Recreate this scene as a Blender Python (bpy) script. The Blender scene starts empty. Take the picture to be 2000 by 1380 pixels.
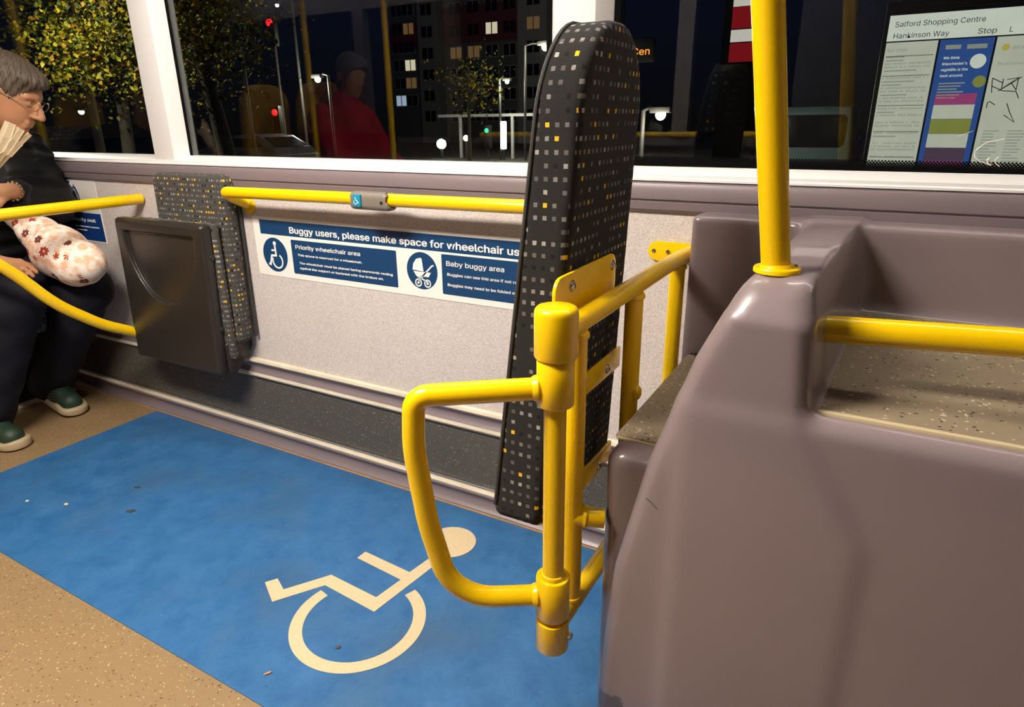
import bpy, bmesh, math, random
import numpy as np
from mathutils import Vector, Matrix

random.seed(7)
rng = np.random.default_rng(7)
SC = bpy.context.scene
COL = SC.collection
PI = math.pi

# ---------------------------------------------------------------- camera
cam_d = bpy.data.cameras.new('camera')
cam = bpy.data.objects.new('camera', cam_d)
COL.objects.link(cam)
cam_d.sensor_width = 36.0
cam_d.lens = 22.838
cam_d.clip_start = 0.02
cam_d.clip_end = 400
cam.matrix_world = Matrix(((0.8718, -0.1564, 0.4643, 0.0),
                           (0.4893, 0.2980, -0.8196, 0.0),
                           (-0.0101, 0.9417, 0.3363, 1.10),
                           (0, 0, 0, 1)))
SC.camera = cam

# ---------------------------------------------------------------- world, exposure
w = bpy.data.worlds.new('night_sky')
SC.world = w
w.use_nodes = True
_nt = w.node_tree
_bg = _nt.nodes['Background']
_tc = _nt.nodes.new('ShaderNodeTexCoord')
_sp = _nt.nodes.new('ShaderNodeSeparateXYZ')
_cr = _nt.nodes.new('ShaderNodeValToRGB')
_nt.links.new(_tc.outputs['Generated'], _sp.inputs[0])
_nt.links.new(_sp.outputs['Z'], _cr.inputs[0])
_nt.links.new(_cr.outputs[0], _bg.inputs['Color'])
_cr.color_ramp.elements[0].color = (0.0035, 0.0035, 0.004, 1)
_cr.color_ramp.elements[1].color = (0.004, 0.006, 0.020, 1)
_cr.color_ramp.elements[1].position = 0.25
_bg.inputs['Strength'].default_value = 1.0
vs = SC.view_settings
vs.view_transform = 'Standard'
vs.look = 'None'
vs.gamma = 1.0
vs.exposure = 0.0
vs.use_curve_mapping = False

LAMP_COL = (1.0, 0.915, 0.81)
AISLE_LAMP = 118.0
COVE_LAMP = 22.0


# ---------------------------------------------------------------- material helpers
def s2l(r, g, b):
    def f(c):
        c /= 255.0
        return c / 12.92 if c <= 0.04045 else ((c + 0.055) / 1.055) ** 2.4
    return (f(r), f(g), f(b), 1.0)


class NT:
    def __init__(self, name):
        self.m = bpy.data.materials.new(name)
        self.m.use_nodes = True
        self.t = self.m.node_tree
        self.b = self.t.nodes['Principled BSDF']
        self.out = self.t.nodes['Material Output']

    def n(self, typ, **kw):
        nd = self.t.nodes.new(typ)
        for k, v in kw.items():
            setattr(nd, k, v)
        return nd

    def l(self, a, b):
        self.t.links.new(a, b)

    def val(self, sock, v):
        if hasattr(v, 'is_linked') or isinstance(v, bpy.types.NodeSocket):
            self.l(v, sock)
        else:
            sock.default_value = v

    def math(self, op, a, b=0.0, c=None):
        nd = self.n('ShaderNodeMath', operation=op)
        self.val(nd.inputs[0], a)
        self.val(nd.inputs[1], b)
        if c is not None:
            self.val(nd.inputs[2], c)
        return nd.outputs[0]

    def mix(self, f, a, b):
        nd = self.n('ShaderNodeMix', data_type='RGBA')
        self.val(nd.inputs[0], f)
        self.val(nd.inputs[6], a)
        self.val(nd.inputs[7], b)
        return nd.outputs[2]

    def obj(self):
        return self.n('ShaderNodeTexCoord').outputs['Object']

    def noise(self, scale, detail=2.0, vec=None, rough=0.5):
        nd = self.n('ShaderNodeTexNoise')
        nd.inputs['Scale'].default_value = scale
        nd.inputs['Detail'].default_value = detail
        nd.inputs['Roughness'].default_value = rough
        self.l(vec if vec is not None else self.obj(), nd.inputs['Vector'])
        return nd

    def ramp(self, f, stops):
        nd = self.n('ShaderNodeValToRGB')
        self.l(f, nd.inputs[0])
        e = nd.color_ramp.elements
        while len(e) < len(stops):
            e.new(0.5)
        for q, (p, c) in zip(e, stops):
            q.position = p
            q.color = c if len(c) == 4 else (*c, 1)
        return nd.outputs[0]

    def bump(self, h, strength=0.2, dist=0.002):
        nd = self.n('ShaderNodeBump')
        nd.inputs['Strength'].default_value = strength
        nd.inputs['Distance'].default_value = dist
        self.l(h, nd.inputs['Height'])
        self.l(nd.outputs[0], self.b.inputs['Normal'])
        return nd

    def set(self, base=None, rough=None, metal=None, spec=None, coat=None, emis=None, es=None):
        b = self.b
        if base is not None:
            self.val(b.inputs['Base Color'], base)
        if rough is not None:
            self.val(b.inputs['Roughness'], rough)
        if metal is not None:
            b.inputs['Metallic'].default_value = metal
        if spec is not None:
            b.inputs['Specular IOR Level'].default_value = spec
        if coat is not None:
            b.inputs['Coat Weight'].default_value = coat
            b.inputs['Coat Roughness'].default_value = 0.045
        if emis is not None:
            self.val(b.inputs['Emission Color'], emis)
            b.inputs['Emission Strength'].default_value = es if es is not None else 1.0
        return self


def simple(name, col, rough=0.5, metal=0.0, spec=0.5, coat=None, vary=0.0, bump=None):
    k = NT(name)
    base = col
    if vary:
        nz = k.noise(14.0, 4.0)
        dk = tuple(c * (1 - vary) for c in col[:3]) + (1,)
        lt = tuple(min(1, c * (1 + vary)) for c in col[:3]) + (1,)
        base = k.mix(nz.outputs[0], dk, lt)
    k.set(base, rough, metal, spec, coat)
    if bump:
        nz = k.noise(bump[0], 3.0)
        k.bump(nz.outputs[0], bump[1], bump[2])
    return k.m


def emissive(name, col, s):
    k = NT(name)
    k.set((0.02, 0.02, 0.02, 1), 0.5, emis=col, es=s)
    return k.m


M = {}
M['yellow'] = simple('yellow_paint', (0.90, 0.56, 0.002, 1), 0.22, spec=0.5, coat=0.25, vary=0.04, bump=(260, 0.03, 0.001))
M['mauve'] = simple('mauve_plastic', (0.228, 0.174, 0.178, 1), 0.34, spec=0.45, coat=0.55, vary=0.04)
M['mauve_trim'] = simple('mauve_trim', (0.20, 0.158, 0.168, 1), 0.38, spec=0.5, vary=0.05)
M['white'] = simple('white_aluminium', (0.80, 0.78, 0.77, 1), 0.35, vary=0.02)
M['strip'] = simple('cream_strip', (0.62, 0.54, 0.42, 1), 0.4, vary=0.25)
M['dark_plastic'] = simple('dark_brown_grey_plastic', (0.025, 0.0205, 0.018, 1), 0.33, vary=0.15, bump=(400, 0.05, 0.001))
M['black_plastic'] = simple('black_plastic', (0.012, 0.012, 0.012, 1), 0.4)
M['chrome'] = simple('bolt_steel', (0.62, 0.60, 0.57, 1), 0.22, metal=1.0)
M['grey_plastic'] = simple('grey_plastic', (0.20, 0.17, 0.14, 1), 0.35, vary=0.08)
M['teal'] = simple('teal_button', (0.01, 0.24, 0.36, 1), 0.3)
M['sign_white'] = simple('sign_white', (0.84, 0.80, 0.74, 1), 0.35)
M['sign_navy'] = simple('sign_navy', (0.006, 0.048, 0.135, 1), 0.35)
M['sign_text'] = simple('sign_lettering', (0.88, 0.85, 0.80, 1), 0.4)
M['sealant'] = simple('cream_sealant', (0.48, 0.38, 0.23, 1), 0.5, vary=0.2, bump=(120, 0.3, 0.002))
M['piping'] = simple('dark_piping', (0.030, 0.028, 0.026, 1), 0.7, bump=(500, 0.4, 0.002))
M['rubber'] = simple('black_rubber', (0.015, 0.014, 0.013, 1), 0.6)


def wall_mat():
    k = NT('cream_textured_panel')
    nz = k.noise(330, 3.0)
    n2 = k.noise(6, 4.0)
    base = k.mix(n2.outputs[0], (0.64, 0.575, 0.54, 1), (0.72, 0.655, 0.62, 1))
    gr = k.ramp(nz.outputs[0], [(0.32, (0.72, 0.70, 0.69)), (0.62, (1, 1, 1))])
    mx = k.n('ShaderNodeMix', data_type='RGBA', blend_type='MULTIPLY')
    mx.inputs[0].default_value = 1.0
    k.l(base, mx.inputs[6])
    k.l(gr, mx.inputs[7])
    k.set(mx.outputs[2], 0.55, spec=0.35)
    k.bump(nz.outputs[0], 0.55, 0.0016)
    return k.m


M['wall'] = wall_mat()


def fleck_mat(name, base, lights, darks, scale, dens=0.12, rough=0.5, var=0.15, bump=0.25):
    """vinyl with small light and dark flecks"""
    k = NT(name)
    v = k.n('ShaderNodeTexVoronoi')
    v.inputs['Scale'].default_value = scale
    nz0 = k.noise(scale * 0.7, 1.0)
    ad = k.n('ShaderNodeVectorMath', operation='MULTIPLY_ADD')
    k.l(nz0.outputs['Color'], ad.inputs[0])
    ad.inputs[1].default_value = (0.01, 0.01, 0.01)
    k.l(k.obj(), ad.inputs[2])
    k.l(ad.outputs[0], v.inputs['Vector'])
    sp = k.n('ShaderNodeSeparateColor')
    k.l(v.outputs['Color'], sp.inputs[0])
    near = k.math('LESS_THAN', v.outputs['Distance'], 0.34)
    isl = k.math('MULTIPLY', near, k.math('LESS_THAN', sp.outputs[0], dens))
    isd = k.math('MULTIPLY', near, k.math('LESS_THAN', sp.outputs[1], dens * 0.7))
    n2 = k.noise(5.0, 5.0, rough=0.6)
    dk = tuple(c * (1 - var) for c in base[:3]) + (1,)
    lt = tuple(c * (1 + var) for c in base[:3]) + (1,)
    c = k.mix(n2.outputs[0], dk, lt)
    c = k.mix(isl, c, lights)
    c = k.mix(isd, c, darks)
    k.set(c, rough, spec=0.4)
    n3 = k.noise(90, 4.0)
    k.bump(n3.outputs[0], bump, 0.002)
    return k.m


M['floor'] = fleck_mat('beige_safety_vinyl', (0.245, 0.160, 0.078, 1), (0.48, 0.36, 0.20, 1), (0.07, 0.045, 0.022, 1), 190, 0.16, 0.5, 0.12, 0.6)
M['kick'] = fleck_mat('dark_flecked_vinyl', (0.092, 0.082, 0.068, 1), (0.34, 0.28, 0.18, 1), (0.02, 0.02, 0.02, 1), 210, 0.14, 0.45)
M['tread'] = fleck_mat('grey_flecked_tread', (0.245, 0.190, 0.125, 1), (0.62, 0.50, 0.34, 1), (0.012, 0.012, 0.012, 1), 170, 0.15, 0.45)


def blue_mat():
    k = NT('blue_safety_vinyl')
    n1 = k.noise(3.2, 6.0, rough=0.62)
    n2 = k.noise(13.0, 5.0, rough=0.65)
    n3 = k.noise(420, 2.0)
    c = k.mix(k.ramp(n2.outputs[0], [(0.26, (0, 0, 0)), (0.76, (1, 1, 1))]), (0.012, 0.084, 0.222, 1), (0.044, 0.158, 0.345, 1))
    dirt = k.ramp(n1.outputs[0], [(0.50, (0, 0, 0)), (0.72, (1, 1, 1))])
    dirtm = k.math('MULTIPLY', dirt, 0.6)
    c = k.mix(dirtm, c, (0.042, 0.078, 0.125, 1))
    # small grime spots and crumbs
    v = k.n('ShaderNodeTexVoronoi')
    v.inputs['Scale'].default_value = 34
    k.l(k.obj(), v.inputs['Vector'])
    sp = k.n('ShaderNodeSeparateColor')
    k.l(v.outputs['Color'], sp.inputs[0])
    spot = k.math('MULTIPLY', k.math('LESS_THAN', v.outputs['Distance'], 0.06), k.math('LESS_THAN', sp.outputs[0], 0.10))
    c = k.mix(spot, c, (0.02, 0.045, 0.09, 1))
    spot2 = k.math('MULTIPLY', k.math('LESS_THAN', v.outputs['Distance'], 0.032), k.math('GREATER_THAN', sp.outputs[1], 0.86))
    c = k.mix(spot2, c, (0.45, 0.55, 0.65, 1))
    k.set(c, 0.45, spec=0.42)
    k.bump(n3.outputs[0], 0.28, 0.0012)
    return k.m


M['blue'] = blue_mat()


def symbol_mat():
    k = NT('cream_floor_symbol')
    nz = k.noise(220, 3.0)
    c = k.mix(nz.outputs[0], (0.46, 0.35, 0.20, 1), (0.66, 0.53, 0.34, 1))
    k.set(c, 0.55, spec=0.3)
    k.bump(nz.outputs[0], 0.3, 0.0012)
    return k.m


M['symbol'] = symbol_mat()


def fabric(name, sx, sy, base=(0.0165, 0.0152, 0.0143, 1), seed=0.0):
    """charcoal moquette with a grid of small pale, yellow and black dots"""
    k = NT(name)
    uv = k.n('ShaderNodeUVMap')
    sep = k.n('ShaderNodeSeparateXYZ')
    k.l(uv.outputs[0], sep.inputs[0])
    u = k.math('DIVIDE', sep.outputs[0], sx)
    v = k.math('DIVIDE', sep.outputs[1], sy)
    iu, iv = k.math('FLOOR', u), k.math('FLOOR', v)
    fu = k.math('SUBTRACT', k.math('FRACT', u), 0.5)
    fv = k.math('SUBTRACT', k.math('FRACT', v), 0.5)
    xx, yy = k.math('MULTIPLY', fu, sx), k.math('MULTIPLY', fv, sy)
    r = k.math('SQRT', k.math('ADD', k.math('MULTIPLY', xx, xx), k.math('MULTIPLY', yy, yy)))
    ang = k.math('ARCTAN2', yy, xx)
    jag = k.noise(700, 1.0)
    star = k.math('MULTIPLY_ADD', k.math('COSINE', k.math('MULTIPLY', ang, 4.0)), -0.0005, 0.0026)
    star = k.math('ADD', star, k.math('MULTIPLY', jag.outputs[0], 0.0020))
    dot = k.math('LESS_THAN', r, star)
    cell = k.n('ShaderNodeCombineXYZ')
    k.l(iu, cell.inputs[0])
    k.l(iv, cell.inputs[1])
    cell.inputs[2].default_value = seed
    wn = k.n('ShaderNodeTexWhiteNoise', noise_dimensions='3D')
    k.l(cell.outputs[0], wn.inputs['Vector'])
    ws = k.n('ShaderNodeSeparateColor')
    k.l(wn.outputs['Color'], ws.inputs[0])
    nz = k.noise(0.42, 1.0, vec=cell.outputs[0])
    keep = k.math('MULTIPLY', dot, k.math('GREATER_THAN', ws.outputs[0], 0.14))
    yl = k.math('GREATER_THAN', k.math('ADD', nz.outputs[0], k.math('MULTIPLY', ws.outputs[1], 0.45)), 0.92)
    bl = k.math('GREATER_THAN', ws.outputs[2], 0.86)
    pale = k.mix(k.math('POWER', ws.outputs[1], 2.0), (0.085, 0.078, 0.072, 1), (0.36, 0.33, 0.30, 1))
    dc = k.mix(yl, pale, (0.72, 0.40, 0.012, 1))
    dc = k.mix(bl, dc, (0.006, 0.006, 0.006, 1))
    n2 = k.noise(900, 2.0)
    bs = k.mix(n2.outputs[0], tuple(c * 0.6 for c in base[:3]) + (1,), tuple(c * 1.4 for c in base[:3]) + (1,))
    k.set(k.mix(keep, bs, dc), 0.95, spec=0.1)
    k.b.inputs['Sheen Weight'].default_value = 0.06
    k.b.inputs['Sheen Roughness'].default_value = 0.6
    k.bump(n2.outputs[0], 0.4, 0.001)
    return k.m


M['fabric'] = fabric('dotted_moquette', 0.0155, 0.0185)
M['fabric_seat'] = fabric('dotted_seat_moquette', 0.0118, 0.0165, base=(0.060, 0.056, 0.050, 1), seed=3.0)


def glass_mat():
    k = NT('window_glass')
    tr = k.n('ShaderNodeBsdfTransparent')
    tr.inputs[0].default_value = (0.80, 0.82, 0.80, 1)
    gl = k.n('ShaderNodeBsdfGlossy')
    gl.inputs['Roughness'].default_value = 0.0
    ge = k.n('ShaderNodeNewGeometry')
    dt = k.n('ShaderNodeVectorMath', operation='DOT_PRODUCT')
    k.l(ge.outputs['Normal'], dt.inputs[0])
    k.l(ge.outputs['Incoming'], dt.inputs[1])
    cs = k.math('ABSOLUTE', dt.outputs['Value'])
    sch = k.math('MULTIPLY_ADD', k.math('POWER', k.math('SUBTRACT', 1.0, cs), 5.0), 0.955, 0.045)
    mx = k.n('ShaderNodeMixShader')
    k.l(sch, mx.inputs[0])
    k.l(tr.outputs[0], mx.inputs[1])
    k.l(gl.outputs[0], mx.inputs[2])
    k.l(mx.outputs[0], k.out.inputs[0])
    return k.m


M['glass'] = glass_mat()


def frit_mat():
    """black printed band breaking up into slanting dots towards its upper edge"""
    k = NT('black_dotted_glass_border')
    sep = k.n('ShaderNodeSeparateXYZ')
    k.l(k.obj(), sep.inputs[0])
    p = 0.0056
    a = k.math('DIVIDE', k.math('ADD', sep.outputs[0], sep.outputs[2]), p)
    b = k.math('DIVIDE', k.math('SUBTRACT', sep.outputs[0], sep.outputs[2]), p)
    fa = k.math('SUBTRACT', k.math('FRACT', a), 0.5)
    fb = k.math('SUBTRACT', k.math('FRACT', b), 0.5)
    r = k.math('SQRT', k.math('ADD', k.math('MULTIPLY', fa, fa), k.math('MULTIPLY', fb, fb)))
    size = k.n('ShaderNodeMapRange')
    size.inputs['From Min'].default_value = 1.004
    size.inputs['From Max'].default_value = 1.030
    size.inputs['To Min'].default_value = 0.80
    size.inputs['To Max'].default_value = 0.30
    k.l(sep.outputs[2], size.inputs[0])
    ink = k.math('LESS_THAN', r, size.outputs[0])
    tr = k.n('ShaderNodeBsdfTransparent')
    mx = k.n('ShaderNodeMixShader')
    k.set((0.003, 0.003, 0.003, 1), 0.9, spec=0.05)
    k.l(ink, mx.inputs[0])
    k.l(tr.outputs[0], mx.inputs[1])
    k.l(k.b.outputs[0], mx.inputs[2])
    k.l(mx.outputs[0], k.out.inputs[0])
    return k.m


M['frit'] = frit_mat()


# ---------------------------------------------------------------- geometry helpers
def link(name, me, mat=None, parent=None, loc=None):
    o = bpy.data.objects.new(name, me)
    COL.objects.link(o)
    if me is not None and mat is not None:
        me.materials.append(mat)
    if parent is not None:
        o.parent = parent
    if loc is not None:
        o.location = loc
    return o


def smooth(me, ang=40):
    me.polygons.foreach_set('use_smooth', [True] * len(me.polygons))
    try:
        me.set_sharp_from_angle(angle=math.radians(ang))
    except Exception:
        pass
    return me


def thing(name, label, cat, loc=(0, 0, 0), group=None):
    o = bpy.data.objects.new(name, None)
    COL.objects.link(o)
    o.empty_display_size = 0.05
    o.location = loc
    return tag(o, label, cat, group)


def tag(o, label, cat, group=None):
    o['label'] = label
    o['category'] = cat
    if group:
        o['group'] = group
    return o


class B:
    """collects shapes in world (or thing-local) metres and links them as ONE mesh object"""
    def __init__(self, off=(0, 0, 0)):
        self.bm = bmesh.new()
        self.off = Vector(off)

    def box(self, lo, hi, bev=0.0, seg=2):
        t = bmesh.new()
        bmesh.ops.create_cube(t, size=1.0)
        lo, hi = Vector(lo), Vector(hi)
        for v in t.verts:
            v.co = Vector((lo[i] + (v.co[i] + 0.5) * (hi[i] - lo[i]) for i in range(3)))
        if bev:
            bmesh.ops.bevel(t, geom=t.edges[:], offset=bev, segments=seg, profile=0.5, affect='EDGES')
        return self.add(t)

    def add(self, t, mat4=None):
        if mat4 is not None:
            t.transform(mat4)
        me = bpy.data.meshes.new('tmp')
        t.to_mesh(me)
        t.free()
        self.bm.from_mesh(me)
        bpy.data.meshes.remove(me)
        return self

    def raw(self, verts, faces):
        vs_ = [self.bm.verts.new(Vector(v)) for v in verts]
        for f in faces:
            try:
                self.bm.faces.new([vs_[i] for i in f])
            except ValueError:
                pass
        return self

    def sweep(self, pts, r, seg=20, caps=True, rr=None):
        P_ = [Vector(p) for p in pts]
        n = len(P_)
        T = []
        for i in range(n):
            a = P_[max(i - 1, 0)]
            b = P_[min(i + 1, n - 1)]
            T.append((b - a).normalized())
        up = Vector((0, 0, 1)) if abs(T[0].z) < 0.9 else Vector((1, 0, 0))
        N = T[0].cross(up).normalized()
        rings = []
        for i in range(n):
            if i:
                N = (N - T[i] * N.dot(T[i])).normalized()
            Bn = T[i].cross(N)
            ri = rr[i] if rr else r
            rings.append([self.bm.verts.new(P_[i] + (N * math.cos(2 * PI * j / seg) + Bn * math.sin(2 * PI * j / seg)) * ri) for j in range(seg)])
        for i in range(n - 1):
            for j in range(seg):
                k = (j + 1) % seg
                self.bm.faces.new((rings[i][j], rings[i][k], rings[i + 1][k], rings[i + 1][j]))
        if caps:
            self.bm.faces.new(rings[0][::-1])
            self.bm.faces.new(rings[-1])
        return self

    def lathe(self, prof, c, axis='Z', seg=40):
        """prof: (radius, height) pairs"""
        c = Vector(c)
        ax = {'X': (Vector((0, 1, 0)), Vector((0, 0, 1)), Vector((1, 0, 0))),
              'Y': (Vector((0, 0, 1)), Vector((1, 0, 0)), Vector((0, 1, 0))),
              'Z': (Vector((1, 0, 0)), Vector((0, 1, 0)), Vector((0, 0, 1)))}[axis]
        rings = []
        for r, h in prof:
            if r < 1e-6:
                rings.append([self.bm.verts.new(c + ax[2] * h)])
            else:
                rings.append([self.bm.verts.new(c + ax[2] * h + ax[0] * r * math.cos(2 * PI * j / seg) + ax[1] * r * math.sin(2 * PI * j / seg)) for j in range(seg)])
        for a, b in zip(rings, rings[1:]):
            for j in range(seg):
                k = (j + 1) % seg
                if len(a) == 1 and len(b) == 1:
                    continue
                if len(a) == 1:
                    self.bm.faces.new((a[0], b[j], b[k]))
                elif len(b) == 1:
                    self.bm.faces.new((a[j], a[k], b[0]))
                else:
                    self.bm.faces.new((a[j], a[k], b[k], b[j]))
        return self

    def prism(self, poly, a, b, plane='XZ', bev=0.0, seg=2):
        """polygon extruded between a and b along the third axis"""
        t = bmesh.new()

        def P3(p, h):
            return {'XZ': (p[0], h, p[1]), 'YZ': (h, p[0], p[1]), 'XY': (p[0], p[1], h)}[plane]
        v0 = [t.verts.new(P3(p, a)) for p in poly]
        v1 = [t.verts.new(P3(p, b)) for p in poly]
        n = len(poly)
        t.faces.new(v0)
        t.faces.new(v1[::-1])
        for i in range(n):
            t.faces.new((v0[i], v1[i], v1[(i + 1) % n], v0[(i + 1) % n]))
        bmesh.ops.recalc_face_normals(t, faces=t.faces[:])
        if bev:
            ed = [e for e in t.edges if e.calc_face_angle(0) > 0.35]
            bmesh.ops.bevel(t, geom=ed, offset=bev, segments=seg, profile=0.5, affect='EDGES')
        return self.add(t)

    def build(self, name, mat, parent=None, sm=40, uv=False, rot=None):
        bmesh.ops.recalc_face_normals(self.bm, faces=self.bm.faces[:])
        if self.off.length:
            bmesh.ops.translate(self.bm, verts=self.bm.verts[:], vec=-self.off)
        me = bpy.data.meshes.new(name)
        self.bm.to_mesh(me)
        self.bm.free()
        if uv:
            box_uv(me)
        if sm:
            smooth(me, sm)
        return link(name, me, mat, parent)


def box_uv(me):
    n = len(me.loops)
    lv = np.empty(n, np.int32)
    me.loops.foreach_get('vertex_index', lv)
    co = np.empty(len(me.vertices) * 3)
    me.vertices.foreach_get('co', co)
    co = co.reshape(-1, 3)
    uv = np.zeros((n, 2))
    for p in me.polygons:
        a = [abs(c) for c in p.normal]
        k = a.index(max(a))
        ls = range(p.loop_start, p.loop_start + p.loop_total)
        for li in ls:
            c = co[lv[li]]
            uv[li] = (c[1], c[2]) if k == 0 else (c[0], c[2]) if k == 1 else (c[0], c[1])
    me.uv_layers.new(name='UVMap')
    me.uv_layers[0].data.foreach_set('uv', uv.ravel())


def fillet(pts, r, n=8):
    """polyline with rounded corners; r is one radius or one per inner point"""
    P_ = [Vector(p) for p in pts]
    out = [P_[0]]
    for i in range(1, len(P_) - 1):
        ri = r[i - 1] if isinstance(r, (list, tuple)) else r
        a, b, c = P_[i - 1], P_[i], P_[i + 1]
        d1, d2 = (a - b).normalized(), (c - b).normalized()
        th = d1.angle(d2)
        d = min(ri / math.tan(th / 2), (a - b).length * 0.49, (c - b).length * 0.49)
        rr = d * math.tan(th / 2)
        cen = b + (d1 + d2).normalized() * (rr / math.sin(th / 2))
        s, e = b + d1 * d - cen, b + d2 * d - cen
        tot = s.angle(e)
        ax = s.cross(e).normalized()
        for k in range(n + 1):
            out.append(cen + Matrix.Rotation(tot * k / n, 3, ax) @ s)
    out.append(P_[-1])
    return out


def rrect(x0, x1, y0, y1, r, n=6):
    out = []
    for cx, cy, a0 in ((x1 - r, y1 - r, 0), (x0 + r, y1 - r, PI / 2), (x0 + r, y0 + r, PI), (x1 - r, y0 + r, 1.5 * PI)):
        for k in range(n + 1):
            a = a0 + PI / 2 * k / n
            out.append((cx + r * math.cos(a), cy + r * math.sin(a)))
    return out


def circle(cx, cy, r, n=32):
    return [(cx + r * math.cos(2 * PI * k / n), cy + r * math.sin(2 * PI * k / n)) for k in range(n)]


FONT = None
try:
    import os
    FONT = bpy.data.fonts.load(os.path.join(bpy.utils.system_resource('DATAFILES'), 'fonts', 'Inter.woff2'))
except Exception:
    FONT = None


def text(s, x0, z, y, cap, width, mat, parent=None, name='lettering', bold=0.0, face='-Y', depth=0.0006, maxh=None):
    """lettering standing on a wall: left end x0, baseline z, cap height and overall width in metres"""
    cu = bpy.data.curves.new('tmp', 'FONT')
    cu.body = s
    if FONT is not None:
        cu.font = FONT
    cu.size = 1.0
    cu.resolution_u = 4
    ob = bpy.data.objects.new('tmp', cu)
    COL.objects.link(ob)
    dg = bpy.context.evaluated_depsgraph_get()
    me = bpy.data.meshes.new_from_object(ob.evaluated_get(dg))
    bpy.data.objects.remove(ob)
    bpy.data.curves.remove(cu)
    n = len(me.vertices)
    co = np.empty(n * 3)
    me.vertices.foreach_get('co', co)
    co = co.reshape(-1, 3)
    xmin, xmax = co[:, 0].min(), co[:, 0].max()
    sy = cap / 0.727
    sx = width / (xmax - xmin) if width else sy
    new = np.zeros_like(co)
    new[:, 0] = x0 + (co[:, 0] - xmin) * sx
    new[:, 2] = z + co[:, 1] * sy
    new[:, 1] = y
    me.vertices.foreach_set('co', new.ravel())
    me.update()
    bm = bmesh.new()
    if bold:
        for ii, (ddx, ddz) in enumerate(((-1, 0), (1, 0), (0, 0.55), (0, -0.55), (0.5, 0.3), (-0.5, -0.3))):
            n0 = len(bm.verts)
            bm.from_mesh(me)
            bm.verts.ensure_lookup_table()
            bmesh.ops.translate(bm, verts=bm.verts[n0:], vec=(ddx * bold * sy, -0.00008 * (ii + 1), ddz * bold * sy))
    bm.from_mesh(me)
    r = bmesh.ops.extrude_face_region(bm, geom=bm.faces[:])
    bmesh.ops.translate(bm, verts=[g for g in r['geom'] if isinstance(g, bmesh.types.BMVert)], vec=(0, -depth, 0))
    bmesh.ops.recalc_face_normals(bm, faces=bm.faces[:])
    bm.to_mesh(me)
    bm.free()
    me.name = name
    me.materials.clear()
    return link(name, me, mat, parent)


def stroke(b, pts, wd, y, t=0.0008, closed=False):
    """flat band of width wd along a polyline in the XZ plane at depth y"""
    n = len(pts)
    L, R_ = [], []
    for i in range(n):
        p = Vector(pts[i])
        a = Vector(pts[i - 1] if (i or closed) else pts[i])
        c = Vector(pts[(i + 1) % n] if (i < n - 1 or closed) else pts[i])
        d1 = (p - a).normalized() if (p - a).length > 1e-9 else (c - p).normalized()
        d2 = (c - p).normalized() if (c - p).length > 1e-9 else d1
        nn = Vector((-(d1 + d2).y, (d1 + d2).x)).normalized()
        k = 1.0 / max(0.35, nn.dot(Vector((-d1.y, d1.x))))
        L.append(p + nn * wd / 2 * k)
        R_.append(p - nn * wd / 2 * k)
    rng_ = range(n if closed else n - 1)
    vts = [(q.x, y, q.y) for q in L] + [(q.x, y, q.y) for q in R_]
    vts += [(q.x, y - t, q.y) for q in L] + [(q.x, y - t, q.y) for q in R_]
    fs = []
    for i in rng_:
        j = (i + 1) % n
        fs.append((i, j, n + j, n + i))
        fs.append((2 * n + i, 2 * n + j, 3 * n + j, 3 * n + i))
        fs.append((i, j, 2 * n + j, 2 * n + i))
        fs.append((n + i, n + j, 3 * n + j, 3 * n + i))
    b.raw(vts, fs)
    return b


# ---------------------------------------------------------------- smooth solids from distance fields (sparse surface nets)
def smin(a, b, k):
    h = np.clip(0.5 + 0.5 * (b - a) / k, 0, 1)
    return b * (1 - h) + a * h - k * h * (1 - h)


def smax(a, b, k):
    return -smin(-a, -b, k)


def cap_sdf(P_, a, b, ra, rb=None):
    rb = ra if rb is None else rb
    a, b = np.array(a, float), np.array(b, float)
    d = b - a
    t = np.clip(((P_ - a) @ d) / (d @ d + 1e-12), 0, 1)
    return np.linalg.norm(P_ - a - t[..., None] * d, axis=-1) - (ra + (rb - ra) * t)


def ell_sdf(P_, c, r):
    r = np.array(r, float)
    q = (P_ - np.array(c, float)) / r
    k0 = np.linalg.norm(q, axis=-1)
    k1 = np.linalg.norm(q / r, axis=-1)
    return k0 * (k0 - 1) / (k1 + 1e-9)


def box_sdf(P_, lo, hi, r=0.0):
    lo, hi = np.array(lo, float), np.array(hi, float)
    q = np.abs(P_ - (lo + hi) / 2) - (hi - lo) / 2 + r
    return np.linalg.norm(np.maximum(q, 0), axis=-1) + np.minimum(q.max(-1), 0) - r


def poly_sdf(x, y, pts):
    pts = np.array(pts, float)
    n = len(pts)
    d = np.full(x.shape, 1e9)
    s = np.ones(x.shape)
    for i in range(n):
        a, b = pts[i], pts[i - 1]
        ex, ey = b - a
        wx, wy = x - a[0], y - a[1]
        t = np.clip((wx * ex + wy * ey) / (ex * ex + ey * ey), 0, 1)
        d = np.minimum(d, (wx - ex * t) ** 2 + (wy - ey * t) ** 2)
        c1, c2, c3 = y >= a[1], y < b[1], ex * wy > ey * wx
        s = np.where((c1 & c2 & c3) | (~c1 & ~c2 & ~c3), -s, s)
    return s * np.sqrt(d)


def extr(d2, h, lo, hi, r):
    """2-D distance d2 extruded over coordinate h in lo..hi with edges rounded by r"""
    a = d2 + r
    b = np.abs(h - (lo + hi) / 2) - (hi - lo) / 2 + r
    return np.minimum(np.maximum(a, b), 0) + np.sqrt(np.maximum(a, 0) ** 2 + np.maximum(b, 0) ** 2) - r


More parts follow.
